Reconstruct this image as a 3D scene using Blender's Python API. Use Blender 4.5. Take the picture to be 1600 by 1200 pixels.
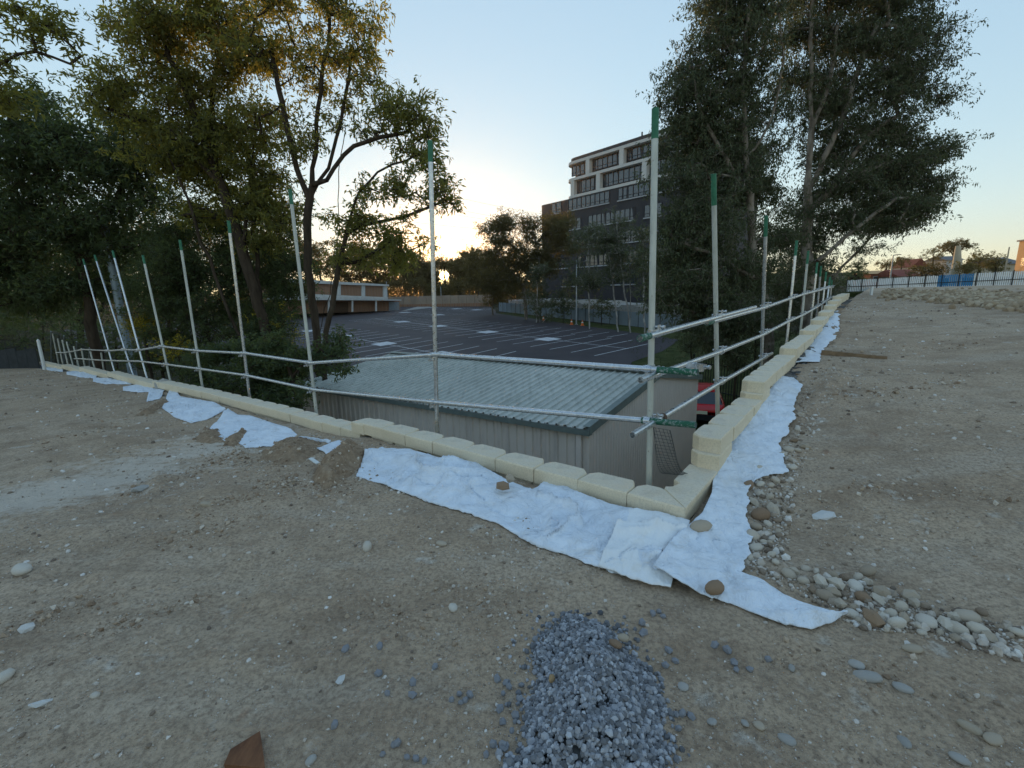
import bpy, bmesh, math, random
import numpy as np
from mathutils import Vector, Matrix

for _o in list(bpy.data.objects):
    bpy.data.objects.remove(_o)
SC = bpy.context.scene
COL = SC.collection
rng = np.random.default_rng(7)
random.seed(7)

# ------------------------------------------------------------------ camera
EYE = 1.65
FPX, PITCH, ROLL = 720.0, math.radians(11.35), math.radians(1.42)
_c, _s, _cr, _sr = math.cos(PITCH), math.sin(PITCH), math.cos(ROLL), math.sin(ROLL)
cam = bpy.data.objects.new('camera', bpy.data.cameras.new('camera'))
COL.objects.link(cam)
cam.location = (0, 0, EYE)
cam.matrix_world = (Matrix.Translation((0, 0, EYE)) @ Matrix.Rotation(math.pi / 2 - PITCH, 4, 'X')
                    @ Matrix.Rotation(-ROLL, 4, 'Z'))
cam.data.sensor_fit = 'HORIZONTAL'
cam.data.sensor_width = 36.0
cam.data.lens = 36.0 * FPX / 1600.0
cam.data.clip_start = 0.05
cam.data.clip_end = 6000
SC.camera = cam


def ray(x, y):
    """direction of the line of sight measured at a point of the survey photograph (1600 x 1200)"""
    u0, v0 = (x - 800) / FPX, (y - 600) / FPX
    u, v = u0 * _cr - v0 * _sr, u0 * _sr + v0 * _cr
    return np.array([u, _c - _s * v, -_s - _c * v])


O3 = np.array([0, 0, EYE])


def on_z(x, y, z, gx=0.0, gy=0.0):
    r = ray(x, y)
    return r * ((z - EYE) / (r[2] - gx * r[0] - gy * r[1])) + O3


def at_y(x, y, Y):
    r = ray(x, y)
    return r * (Y / r[1]) + O3


# ------------------------------------------------------------------ sky, sun, exposure
SUN_DIR = ray(694, 431)
SUN_DIR = SUN_DIR / np.linalg.norm(SUN_DIR)
SUN_EL = math.asin(SUN_DIR[2])
SUN_AZ = math.atan2(SUN_DIR[0], SUN_DIR[1])
world = bpy.data.worlds.new('World')
SC.world = world
world.use_nodes = True
wn = world.node_tree
bg = wn.nodes['Background']
sky = wn.nodes.new('ShaderNodeTexSky')
sky.sky_type = 'NISHITA'
sky.sun_disc = False
sky.sun_elevation = SUN_EL
sky.sun_rotation = SUN_AZ
sky.altitude = 50
sky.air_density = 1.0
sky.dust_density = 0.15
sky.ozone_density = 1.6
# soften the sky's range the way the phone's exposure does: one power curve per channel over the whole dome
_sep = wn.nodes.new('ShaderNodeSeparateColor'); _cmb = wn.nodes.new('ShaderNodeCombineColor')
wn.links.new(sky.outputs[0], _sep.inputs[0])
for _i, (_g, _k) in enumerate(((.43, 2.02), (.38, 2.09), (.27, 1.77))):
    _m0 = wn.nodes.new('ShaderNodeMath'); _m0.operation = 'MULTIPLY'; _m0.inputs[1].default_value = .053
    _m1 = wn.nodes.new('ShaderNodeMath'); _m1.operation = 'POWER'; _m1.inputs[1].default_value = _g
    _m2 = wn.nodes.new('ShaderNodeMath'); _m2.operation = 'MULTIPLY'; _m2.inputs[1].default_value = _k / .15
    wn.links.new(_sep.outputs[_i], _m0.inputs[0]); wn.links.new(_m0.outputs[0], _m1.inputs[0])
    wn.links.new(_m1.outputs[0], _m2.inputs[0]); wn.links.new(_m2.outputs[0], _cmb.inputs[_i])
wn.links.new(_cmb.outputs[0], bg.inputs[0])
bg.inputs[1].default_value = 0.15
sun = bpy.data.objects.new('sun_light', bpy.data.lights.new('sun_light', 'SUN'))
COL.objects.link(sun)
sun.data.energy = 3.6
sun.data.angle = math.radians(0.5)
sun.data.color = (1.0, 0.62, 0.28)
sun.rotation_euler = Vector(SUN_DIR).to_track_quat('Z', 'Y').to_euler()
SC.view_settings.view_transform = 'Standard'
SC.view_settings.look = 'None'
SC.view_settings.use_curve_mapping = False
SC.view_settings.gamma = 1.0
SC.view_settings.exposure = 0.0
SC.cycles.max_bounces = 6
SC.cycles.diffuse_bounces = 3
SC.cycles.transparent_max_bounces = 6
SC.cycles.use_denoising = True

# ------------------------------------------------------------------ site frame: corner C of the wall, a runs left along it, b runs right
AZL, AZR = math.radians(-51.6), math.radians(38.4)
DL = np.array([math.sin(AZL), math.cos(AZL)])
DR = np.array([math.sin(AZR), math.cos(AZR)])
CC = np.array([1.178, 2.949])


def W(a, b, z=0.0):
    p = CC + DL * a + DR * b
    return np.array([p[0], p[1], z])


def AB(P):
    P = np.asarray(P)
    d = P[..., :2] - CC
    return d @ DL, d @ DR


def on_b(x, y, b):
    r = ray(x, y)
    t = (CC @ DR + b) / (r[:2] @ DR)
    return r * t + O3


def on_a(x, y, a):
    r = ray(x, y)
    t = (CC @ DL + a) / (r[:2] @ DL)
    return r * t + O3


# ------------------------------------------------------------------ numeric noise
def _hash(ix, iy, iz, seed):
    n = (ix * 374761393 + iy * 668265263 + iz * 2147483647 + seed * 974634777) & 0xFFFFFFFF
    n = ((n ^ (n >> 13)) * 1274126177) & 0xFFFFFFFF
    n = (n ^ (n >> 16)) & 0xFFFFFFFF
    return n.astype(np.float64) / 4294967295.0


def vnoise(x, y, z=None, seed=0):
    x = np.asarray(x, float); y = np.asarray(y, float)
    z = np.zeros_like(x) if z is None else np.asarray(z, float)
    xi, yi, zi = (np.floor(q).astype(np.int64) for q in (x, y, z))
    fx, fy, fz = x - xi, y - yi, z - zi
    fx, fy, fz = (q * q * (3 - 2 * q) for q in (fx, fy, fz))
    out = 0
    for dx in (0, 1):
        for dy in (0, 1):
            for dz in (0, 1):
                w = (fx if dx else 1 - fx) * (fy if dy else 1 - fy) * (fz if dz else 1 - fz)
                out = out + w * _hash(xi + dx, yi + dy, zi + dz, seed)
    return out * 2 - 1


def fbm(x, y, z=None, octv=4, seed=0, gain=0.5):
    o, a, f = 0, 1.0, 1.0
    for k in range(octv):
        o = o + a * vnoise(np.asarray(x) * f, np.asarray(y) * f, None if z is None else np.asarray(z) * f, seed + k)
        a *= gain; f *= 2.03
    return o


# ------------------------------------------------------------------ mesh helpers
def raw_mesh(name, verts, faces, mat=None, smooth=False):
    """verts (N,3) array; faces (M,k) int array"""
    me = bpy.data.meshes.new(name)
    verts = np.ascontiguousarray(verts, np.float32); faces = np.ascontiguousarray(faces, np.int32)
    m, k = faces.shape
    me.vertices.add(len(verts)); me.vertices.foreach_set('co', verts.ravel())
    me.loops.add(m * k); me.loops.foreach_set('vertex_index', faces.ravel())
    me.polygons.add(m); me.polygons.foreach_set('loop_start', np.arange(0, m * k, k, dtype=np.int32))
    try:
        me.polygons.foreach_set('loop_total', np.full(m, k, np.int32))
    except Exception:
        pass
    me.polygons.foreach_set('use_smooth', np.full(m, smooth, bool))
    me.update(calc_edges=True)
    if mat is not None:
        me.materials.append(mat)
    return me


class MB:
    """collects simple shapes into one mesh"""
    def __init__(self):
        self.v = []; self.f = []; self.sm = []

    def add(self, verts, faces, smooth=False):
        o = len(self.v)
        self.v += [tuple(map(float, p)) for p in verts]
        self.f += [tuple(i + o for i in q) for q in faces]
        self.sm += [smooth] * len(faces)
        return self

    def box(self, c, sx, sy, sz, ax=None):
        """c = centre; ax = 3 axis vectors"""
        ax = np.eye(3) if ax is None else np.asarray(ax, float)
        c = np.asarray(c, float)
        vs = [c + ax[0] * sx * i + ax[1] * sy * j + ax[2] * sz * k for i in (-.5, .5) for j in (-.5, .5) for k in (-.5, .5)]
        return self.add(vs, [(0, 1, 3, 2), (4, 6, 7, 5), (0, 4, 5, 1), (2, 3, 7, 6), (0, 2, 6, 4), (1, 5, 7, 3)])

    def quadbox(self, p, q, r, s, up):
        """box on a base quad with an offset vector"""
        up = np.asarray(up, float)
        b = [np.asarray(k, float) for k in (p, q, r, s)]
        vs = b + [k + up for k in b]
        return self.add(vs, [(3, 2, 1, 0), (4, 5, 6, 7), (0, 1, 5, 4), (1, 2, 6, 5), (2, 3, 7, 6), (3, 0, 4, 7)])

    def tube(self, pts, rad, n=10, caps=True, hollow=0.0):
        pts = [np.asarray(p, float) for p in pts]
        rads = rad if hasattr(rad, '__len__') else [rad] * len(pts)
        rings = []
        prev = None
        for i, p in enumerate(pts):
            d = pts[min(i + 1, len(pts) - 1)] - pts[max(i - 1, 0)]
            d = d / (np.linalg.norm(d) + 1e-9)
            if prev is None:
                h = np.array([0, 0, 1.]) if abs(d[2]) < .9 else np.array([1., 0, 0])
                u = np.cross(h, d)
            else:
                u = prev - d * (prev @ d)
            u /= np.linalg.norm(u) + 1e-9
            prev = u
            w = np.cross(d, u)
            rings.append([p + (u * math.cos(t) + w * math.sin(t)) * rads[i] for t in np.linspace(0, 2 * math.pi, n, endpoint=False)])
        vs = [q for r_ in rings for q in r_]
        fs = []
        for i in range(len(pts) - 1):
            for k in range(n):
                k2 = (k + 1) % n
                fs.append((i * n + k, i * n + k2, (i + 1) * n + k2, (i + 1) * n + k))
        self.add(vs, fs, True)
        if hollow:
            o = [[pts[i] + (np.asarray(q) - pts[i]) * hollow for q in rings[i]] for i in (0, -1)]
            for e, (ring, inner, p) in enumerate(((rings[0], o[0], pts[0]), (rings[-1], o[1], pts[-1]))):
                d = (pts[1] - pts[0]) if e == 0 else (pts[-2] - pts[-1])
                d = d / np.linalg.norm(d) * rads[0] * 3
                deep = [q + d for q in inner]
                fr = []
                for k in range(n):
                    k2 = (k + 1) % n
                    if e == 0:
                        fr += [(k2, k, n + k, n + k2), (n + k2, n + k, 2 * n + k, 2 * n + k2)]
                    else:
                        fr += [(k, k2, n + k2, n + k), (n + k, n + k2, 2 * n + k2, 2 * n + k)]
                fr.append(tuple(range(2 * n, 3 * n)))
                self.add(list(ring) + inner + deep, fr)
        elif caps:
            L = len(pts) - 1
            self.add(rings[0], [tuple(range(n))[::-1]])
            self.add(rings[-1], [tuple(range(n))])
        return self

    def prism(self, poly, z0, z1, inset=0.0):
        """vertical prism on an (x,y) polygon, ccw"""
        n = len(poly)
        vs = [(x, y, z0) for x, y in poly] + [(x, y, z1) for x, y in poly]
        fs = [tuple(range(n))[::-1], tuple(range(n, 2 * n))] + [(k, (k + 1) % n, n + (k + 1) % n, n + k) for k in range(n)]
        return self.add(vs, fs)

    def mesh(self, name, mat=None):
        me = bpy.data.meshes.new(name)
        me.from_pydata(self.v, [], self.f)
        me.polygons.foreach_set('use_smooth', self.sm)
        me.update()
        if mat is not None:
            for m in (mat if isinstance(mat, (list, tuple)) else [mat]):
                me.materials.append(m)
        return me


def put(name, me, parent=None, loc=None):
    if isinstance(me, MB):
        me = me.mesh(name)
    o = bpy.data.objects.new(name, me)
    COL.objects.link(o)
    if parent is not None:
        o.parent = parent
        if loc is None:
            if parent.parent is None:
                o.location = -Vector(parent.location)
        else:
            o.location = loc
    elif loc is not None:
        o.location = loc
    return o


def tag(o, label=None, cat=None, group=None, kind=None):
    if label: o['label'] = label
    if cat: o['category'] = cat
    if group: o['group'] = group
    if kind: o['kind'] = kind
    return o


def thing(name, label, cat, loc=(0, 0, 0), group=None):
    o = bpy.data.objects.new(name, None)
    COL.objects.link(o)
    o.empty_display_size = .2
    o.location = [float(q) for q in loc]
    return tag(o, label, cat, group)


def part(name, me, mat, parent, label=None, kind=None):
    if isinstance(me, MB):
        me = me.mesh(name, mat)
    o = put(name, me, parent)
    if label: o['label'] = label
    if kind: o['kind'] = kind
    return o


def structure(name, me, mat=None, parent=None):
    if isinstance(me, MB):
        me = me.mesh(name, mat)
    o = put(name, me, parent)
    if parent is None:
        o['kind'] = 'structure'
    return o


def solo(name, me, mat, label, cat, group=None, base=None):
    """a thing that is one mesh; its origin is moved to its base"""
    if isinstance(me, MB):
        me = me.mesh(name, mat)
    co = np.empty(len(me.vertices) * 3, np.float32)
    me.vertices.foreach_get('co', co)
    co = co.reshape(-1, 3)
    if base is None:
        base = np.array([co[:, 0].mean(), co[:, 1].mean(), co[:, 2].min()])
    me.vertices.foreach_set('co', (co - np.asarray(base, np.float32)).astype(np.float32).ravel())
    me.update()
    o = put(name, me, None, [float(q) for q in base])
    return tag(o, label, cat, group)


# ------------------------------------------------------------------ materials
class NT:
    def __init__(self, name):
        self.m = bpy.data.materials.new(name)
        self.m.use_nodes = True
        self.t = self.m.node_tree
        self.b = self.t.nodes['Principled BSDF']
        self.out = self.t.nodes['Material Output']
        self.co = self.t.nodes.new('ShaderNodeTexCoord').outputs['Object']

    def n(self, typ, **kw):
        nd = self.t.nodes.new(typ)
        for k, v in kw.items():
            setattr(nd, k, v)
        return nd

    def lk(self, a, b):
        self.t.links.new(a, b)

    def world_co(self):
        self.co = self.n('ShaderNodeNewGeometry').outputs['Position']
        return self

    def noise(self, scale, detail=4, rough=.55, stretch=None, dist=0.0, off=None):
        nd = self.n('ShaderNodeTexNoise')
        nd.inputs['Scale'].default_value = scale
        nd.inputs['Detail'].default_value = detail
        nd.inputs['Roughness'].default_value = rough
        nd.inputs['Distortion'].default_value = dist
        if stretch is not None or off is not None:
            mp = self.n('ShaderNodeMapping')
            if stretch is not None:
                mp.inputs['Scale'].default_value = stretch[:3]
                if len(stretch) > 3:
                    mp.inputs['Rotation'].default_value = (0, 0, stretch[3])
            if off is not None:
                mp.inputs['Location'].default_value = off
            self.lk(self.co, mp.inputs[0]); self.lk(mp.outputs[0], nd.inputs['Vector'])
        else:
            self.lk(self.co, nd.inputs['Vector'])
        return nd.outputs['Fac']

    def voro(self, scale, feature='F1'):
        nd = self.n('ShaderNodeTexVoronoi', feature=feature)
        nd.inputs['Scale'].default_value = scale
        self.lk(self.co, nd.inputs['Vector'])
        return nd

    def ramp(self, fac, stops):
        nd = self.n('ShaderNodeValToRGB')
        el = nd.color_ramp.elements
        while len(el) < len(stops):
            el.new(.5)
        for e, (p, c) in zip(el, stops):
            e.position = p
            e.color = (*c, 1) if hasattr(c, '__len__') else (c, c, c, 1)
        self.lk(fac, nd.inputs[0])
        return nd.outputs[0]

    def mix(self, fac, a, b, mode='MIX'):
        nd = self.n('ShaderNodeMix', data_type='RGBA', blend_type=mode)
        for s, v in ((0, fac), (6, a), (7, b)):
            if isinstance(v, (int, float)):
                nd.inputs[s].default_value = v if s == 0 else (v, v, v, 1)
            elif isinstance(v, tuple):
                nd.inputs[s].default_value = (*v, 1)
            else:
                self.lk(v, nd.inputs[s])
        return nd.outputs[2]

    def math(self, op, a, b=0.0):
        nd = self.n('ShaderNodeMath', operation=op)
        for s, v in ((0, a), (1, b)):
            if isinstance(v, (int, float)):
                nd.inputs[s].default_value = v
            else:
                self.lk(v, nd.inputs[s])
        return nd.outputs[0]

    def bump(self, h, strength=.5, dist=.01):
        nd = self.n('ShaderNodeBump')
        nd.inputs['Strength'].default_value = strength
        nd.inputs['Distance'].default_value = dist
        self.lk(h, nd.inputs['Height'])
        self.lk(nd.outputs[0], self.b.inputs['Normal'])
        return self

    def color(self, c):
        if isinstance(c, tuple):
            self.b.inputs['Base Color'].default_value = (*c, 1)
        else:
            self.lk(c, self.b.inputs['Base Color'])
        return self

    def set(self, rough=.8, metal=0.0, spec=.3):
        if isinstance(rough, (int, float)):
            self.b.inputs['Roughness'].default_value = rough
        else:
            self.lk(rough, self.b.inputs['Roughness'])
        self.b.inputs['Metallic'].default_value = metal
        self.b.inputs['Specular IOR Level'].default_value = spec
        return self

    def island(self):
        return self.n('ShaderNodeNewGeometry').outputs['Random Per Island']

    def objrand(self):
        return self.n('ShaderNodeObjectInfo').outputs['Random']


M = {}


def mat_simple(key, c, var=.15, scale=8, rough=.7, metal=0.0, spec=.3, bump=0.0, bscale=60, detail=4):
    q = NT(key)
    lo = tuple(k * (1 - var) for k in c); hi = tuple(min(1, k * (1 + var)) for k in c)
    q.color(q.ramp(q.noise(scale, detail), [(.3, lo), (.7, hi)])).set(rough, metal, spec)
    if bump:
        q.bump(q.noise(bscale, 5), bump, .004)
    M[key] = q.m
    return q


def build_materials():
    # compacted site soil: grey-brown, dusty pale drags, darker crumbs, rusty specks
    q = NT('site_soil').world_co()
    big = q.noise(.35, 5, .6)
    c = q.ramp(big, [(.3, (0.47, 0.345, 0.235)), (.5, (0.58, 0.44, 0.305)), (.7, (0.66, 0.525, 0.39))])
    med = q.noise(1.7, 7, .68)
    c = q.mix(q.ramp(med, [(.46, 0.0), (.66, .8)]), c, (0.34, 0.245, 0.165))
    # pale dust drags along the machine tracks
    drag = q.noise(1.1, 6, .62, stretch=(.35, 1.9, 1, math.radians(-32)))
    c = q.mix(q.ramp(drag, [(.5, 0.0), (.72, .42)]), c, (0.66, 0.575, 0.465))
    ruts = q.noise(2.6, 5, .6, stretch=(.14, 2.2, 1, math.radians(-35)), off=(3, 1, 0))
    c = q.mix(q.ramp(ruts, [(.58, 0.0), (.70, .4)]), c, (0.30, 0.22, 0.15))
    chalk = q.noise(3.7, 6, .6, off=(13.1, 4.2, 0))
    c = q.mix(q.ramp(chalk, [(.63, 0.0), (.72, .75)]), c, (0.72, 0.67, 0.58))
    rust = q.noise(2.9, 5, .65, off=(-7.7, 21.3, 0))
    c = q.mix(q.ramp(rust, [(.66, 0.0), (.74, .7)]), c, (0.30, 0.13, 0.065))
    fine = q.noise(42, 8, .75)
    c = q.mix(q.ramp(fine, [(.38, .7), (.56, 0.0)]), c, (0.22, 0.16, 0.115))
    blot = q.noise(11, 6, .7, off=(1, 7, 0))
    c = q.mix(q.ramp(blot, [(.55, 0.0), (.72, .55)]), c, (0.32, 0.24, 0.17))
    c = q.mix(q.ramp(q.noise(17, 6, .7, off=(5, 2, 0)), [(.58, 0.0), (.72, .5)]), c, (0.72, 0.64, 0.54))
    grit = q.voro(120)
    gm = q.math('MULTIPLY', q.ramp(grit.outputs['Distance'], [(.12, 1.0), (.26, 0.0)]), q.ramp(q.noise(5, 5, .7, off=(9, 9, 0)), [(.42, .1), (.62, .9)]))
    c = q.mix(gm, c, (0.68, 0.62, 0.55))
    # the pale scraped patch on the left
    pc = on_z(150, 740, -.05)
    mp = q.n('ShaderNodeMapping', vector_type='TEXTURE')
    mp.inputs['Location'].default_value = tuple(pc)
    mp.inputs['Rotation'].default_value = (0, 0, math.radians(58))
    mp.inputs['Scale'].default_value = (2.9, .85, 1)
    q.lk(q.co, mp.inputs[0])
    ln = q.n('ShaderNodeVectorMath', operation='LENGTH'); q.lk(mp.outputs[0], ln.inputs[0])
    pm = q.math('ADD', ln.outputs['Value'], q.math('MULTIPLY', q.math('SUBTRACT', drag, .5), 4.2))
    pm = q.math('ADD', pm, q.math('MULTIPLY', q.math('SUBTRACT', blot, .5), 2.2))
    c = q.mix(q.ramp(pm, [(.35, .6), (1.2, 0.0)]), c, (0.74, 0.675, 0.58))
    q.color(c).set(.95, 0, .12)
    h = q.math('ADD', q.math('MULTIPLY', q.noise(14, 8, .72), 1.0), q.math('MULTIPLY', fine, .6))
    h = q.math('ADD', h, q.math('MULTIPLY', q.ramp(grit.outputs['Distance'], [(.0, 1.0), (.35, 0.0)]), .35))
    q.bump(h, .8, .03)
    M['soil'] = q.m
    q = NT('loose_dirt').world_co()
    q.color(q.ramp(q.noise(16, 8, .7), [(.3, (.20, .135, .085)), (.55, (.33, .24, .16)), (.75, (.45, .35, .25))])).set(.97, 0, .1)
    q.bump(q.noise(30, 8, .75), .8, .02)
    M['dirt'] = q.m
    # cream concrete coping
    q = NT('cream_block')
    n1 = q.noise(5, 5)
    c = q.ramp(n1, [(.3, (.76, .645, .455)), (.7, (.85, .73, .54))])
    c = q.mix(q.math('MULTIPLY', q.objrand(), .35), c, (.74, .62, .45))
    nz = q.n('ShaderNodeNewGeometry'); sp = q.n('ShaderNodeSeparateXYZ'); q.lk(nz.outputs['Normal'], sp.inputs[0])
    c = q.mix(q.math('MULTIPLY', q.ramp(sp.outputs[2], [(.6, 0.0), (.95, 1.0)]), q.ramp(q.noise(9, 6, .6), [(.35, .15), (.7, .6)])), c, (.68, .64, .565))
    st = q.noise(3.2, 6, .65, off=(3, 9, 1))
    c = q.mix(q.ramp(st, [(.6, 0.0), (.8, .5)]), c, (.30, .23, .16))
    c = q.mix(q.ramp(q.noise(70, 4, .7), [(.38, .4), (.55, 0.0)]), c, (.50, .42, .31))
    c = q.mix(q.ramp(q.noise(2.1, 7, .7, off=(8, 1, 4)), [(.57, 0.0), (.72, .55)]), c, (.42, .35, .26))
    c = q.mix(q.ramp(q.noise(1.4, 5, .6, off=(1, 14, 4)), [(.58, 0.0), (.7, .35)]), c, (.86, .84, .78))
    q.color(c).set(.92, 0, .15)
    q.bump(q.math('ADD', q.noise(110, 6, .75), q.math('MULTIPLY', q.noise(16, 5, .6), .8)), .6, .007)
    M['block'] = q.m
    q = NT('dark_drain_rock').world_co()
    v = q.voro(14)
    q.color(q.ramp(v.outputs['Color'], [(.1, (.03, .033, .037)), (.6, (.12, .12, .115)), (.95, (.26, .245, .21))])).set(.9)
    q.bump(q.ramp(v.outputs['Distance'], [(0, 1.0), (.8, 0.0)]), 1.0, .05)
    M['drain'] = q.m
    # galvanised tube
    q = NT('galvanised_tube')
    c = q.ramp(q.noise(26, 5, .6), [(.3, (.48, .50, .52)), (.7, (.68, .70, .71))])
    c = q.mix(q.ramp(q.noise(11, 6, .7, off=(5, 5, 5)), [(.6, 0.0), (.75, .25)]), c, (.30, .285, .25))
    q.color(c).set(q.ramp(q.noise(20, 4), [(.3, .2), (.7, .42)]), .9, .5)
    M['galv'] = q.m
    q = NT('weathered_tube')
    c = q.ramp(q.noise(14, 5, .6, stretch=(1, 1, .25)), [(.3, (.44, .45, .40)), (.7, (.62, .63, .57))])
    c = q.mix(q.ramp(q.noise(30, 5, .6, off=(2, 1, 5)), [(.62, 0.0), (.72, .7)]), c, (.2, .13, .08))
    q.color(c).set(.6, .45, .4)
    M['tube_old'] = q.m
    q = NT('green_paint_end')
    c = q.mix(q.ramp(q.noise(45, 5, .7), [(.52, 0.0), (.62, 1.0)]), (.018, .105, .06), (.33, .36, .34))
    q.color(c).set(.6, 0, .3)
    M['green_end'] = q.m
    q = NT('green_paint_post')
    q.color(q.ramp(q.noise(20, 4), [(.3, (.03, .135, .075)), (.7, (.05, .20, .115))])).set(.55)
    M['green_post'] = q.m
    mat_simple('rust_dark', (.09, .055, .035), .4, 30, .8)
    mat_simple('blue_band', (.03, .16, .42), .1, 10, .5)
    # geotextile
    q = NT('white_geotextile').world_co()
    c = q.ramp(q.noise(2.2, 5), [(.3, (.74, .80, .87)), (.7, (.82, .87, .93))])
    c = q.mix(q.ramp(q.noise(5.5, 7, .68), [(.56, 0.0), (.78, .55)]), c, (.50, .45, .37))
    c = q.mix(q.ramp(q.noise(19, 4, .6), [(.7, 0.0), (.78, .5)]), c, (.33, .27, .2))
    c = q.mix(q.ramp(q.noise(1.3, 6, .65, off=(4, 4, 0)), [(.55, 0.0), (.75, .45)]), c, (.60, .55, .46))
    q.color(c).set(.95, 0, .1)
    wr = q.n('ShaderNodeTexNoise'); wr.noise_type = 'RIDGED_MULTIFRACTAL'; wr.inputs['Scale'].default_value = 2.6; wr.inputs['Detail'].default_value = 5; q.lk(q.co, wr.inputs['Vector'])
    hh = q.math('ADD', q.noise(7, 6, .6, dist=1.2), q.math('MULTIPLY', wr.outputs['Fac'], .35))
    q.bump(hh, .9, .06)
    M['fabric'] = q.m
    q = NT('cream_geotextile').world_co()
    c = q.ramp(q.noise(3, 5), [(.3, (.78, .80, .81)), (.7, (.85, .865, .865))])
    c = q.mix(q.ramp(q.noise(6.5, 7, .68), [(.55, 0.0), (.78, .5)]), c, (.60, .53, .42))
    q.color(c).set(.95, 0, .1)
    q.bump(q.noise(7, 5, .55, dist=.8), .6, .05)
    M['fabric_old'] = q.m
    # stones
    def stone(key, cols, b=.5):
        q = NT(key)
        r_ = q.island() if key in ('blue_metal', 'site_grit') else q.objrand()
        c = q.ramp(r_, cols)
        c = q.mix(q.ramp(q.noise(30, 5, .6), [(.35, .3), (.7, 0.0)]), c, (.16, .14, .12))
        q.color(c).set(.85, 0, .25)
        q.bump(q.noise(60, 5), b, .006)
        M[key] = q.m
    stone('blue_metal', [(.0, (.10, .105, .115)), (.45, (.23, .24, .26)), (.8, (.36, .37, .40)), (1., (.52, .54, .57))])
    stone('site_grit', [(.0, (.16, .12, .09)), (.25, (.34, .265, .19)), (.55, (.52, .45, .37)), (.85, (.66, .60, .52)), (1., (.80, .77, .72))])
    stone('cobble', [(.05, (.30, .22, .15)), (.35, (.48, .40, .30)), (.7, (.58, .50, .395)), (.97, (.68, .61, .5))])
    stone('pale_stone', [(.0, (.62, .56, .47)), (1., (.72, .67, .58))])
    stone('brown_stone', [(.0, (.27, .17, .10)), (1., (.35, .24, .15))])
    stone('white_stone', [(.0, (.66, .66, .64)), (1., (.76, .76, .73))])
    stone('grey_stone', [(.0, (.36, .345, .315)), (1., (.48, .46, .42))])
    stone('tan_stone', [(.0, (.46, .38, .28)), (1., (.54, .45, .34))])
    stone('orange_stone', [(.0, (.42, .27, .13)), (1., (.45, .3, .15))])
    # car park
    q = NT('asphalt').world_co()
    c = q.ramp(q.noise(.16, 6, .6), [(.3, (.046, .037, .041)), (.7, (.084, .068, .071))])
    c = q.mix(q.ramp(q.noise(.55, 7, .7, off=(4, 9, 0)), [(.5, 0.0), (.68, .6)]), c, (.033, .029, .032))
    c = q.mix(q.ramp(q.noise(.9, 7, .7, off=(14, 3, 0)), [(.62, 0.0), (.75, .5)]), c, (.12, .105, .105))
    c = q.mix(q.ramp(q.noise(40, 4), [(.4, .4), (.7, 0.0)]), c, (.025, .024, .027))
    q.color(c).set(.75, 0, .25)
    M['asphalt'] = q.m
    q = NT('line_paint').world_co()
    q.color(q.mix(q.ramp(q.noise(3.0, 6, .7), [(.45, 0.0), (.72, .8)]), (.62, .62, .62), (.26, .25, .25))).set(.8)
    M['line'] = q.m
    q = NT('square_paint').world_co()
    q.color(q.mix(q.ramp(q.noise(.9, 6, .7), [(.35, 0.0), (.75, .7)]), (.62, .62, .63), (.34, .34, .35))).set(.85)
    M['square'] = q.m
    mat_simple('concrete', (.34, .32, .29), .2, 2, .9)
    mat_simple('tan_wall', (.30, .235, .18), .15, .4, .9)
    q = NT('rough_grass').world_co()
    q.color(q.ramp(q.noise(1.2, 7, .65), [(.3, (.035, .045, .016)), (.5, (.06, .075, .022)), (.7, (.11, .105, .045))])).set(.95, 0, .1)
    q.bump(q.noise(18, 6, .7), 1.0, .1)
    M['grass'] = q.m
    mat_simple('grass_blade', (.07, .09, .025), .3, 2, .9)
    q = NT('bush_ground').world_co()
    q.color(q.ramp(q.noise(.5, 7, .65), [(.3, (.025, .028, .014)), (.6, (.05, .045, .026)), (.8, (.085, .07, .045))])).set(.95, 0, .1)
    q.bump(q.noise(9, 6, .7), 1.0, .15)
    M['terrain'] = q.m
    # shed
    q = NT('shed_roof_steel').world_co()
    c = q.ramp(q.noise(.9, 6, .6), [(.3, (.38, .40, .36)), (.7, (.49, .505, .46))])
    c = q.mix(q.ramp(q.noise(5, 6, .7), [(.5, 0.0), (.75, .6)]), c, (.18, .19, .17))
    c = q.mix(q.ramp(q.noise(2.2, 6, .65, stretch=(4.5, .45, 1, math.radians(38))), [(.48, 0.0), (.7, .55)]), c, (.24, .25, .22))
    q.color(c).set(.5, .15, .4)
    M['roof_steel'] = q.m
    q = NT('shed_wall_steel').world_co()
    c = q.ramp(q.noise(.8, 5), [(.3, (.62, .56, .50)), (.7, (.71, .645, .58))])
    streak = q.noise(3.5, 6, .7, stretch=(1, 1, .12))
    c = q.mix(q.ramp(streak, [(.5, 0.0), (.72, .65)]), c, (.28, .25, .245))
    q.color(c).set(.65, 0, .3)
    M['shed_wall'] = q.m
    mat_simple('shed_wall_clean', (.66, .60, .55), .06, 2, .6)
    mat_simple('shed_trim', (.15, .185, .175), .12, 6, .5, .1)
    # buildings
    q = NT('brown_brick')
    br = q.n('ShaderNodeTexBrick'); br.inputs['Scale'].default_value = 1.0
    br.inputs['Brick Width'].default_value = .48; br.inputs['Row Height'].default_value = .17
    br.inputs['Mortar Size'].default_value = .02
    br.inputs['Color1'].default_value = (.26, .13, .075, 1); br.inputs['Color2'].default_value = (.31, .17, .10, 1)
    br.inputs['Mortar'].default_value = (.28, .2, .15, 1)
    q.lk(q.co, br.inputs['Vector'])
    q.color(br.outputs[0]).set(.9)
    M['brick'] = q.m
    mat_simple('white_trim', (.56, .55, .52), .1, 1.5, .75)
    mat_simple('office_dark', (.042, .04, .046), .15, .3, .6)
    mat_simple('office_white', (.60, .58, .54), .06, .5, .6)
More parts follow.
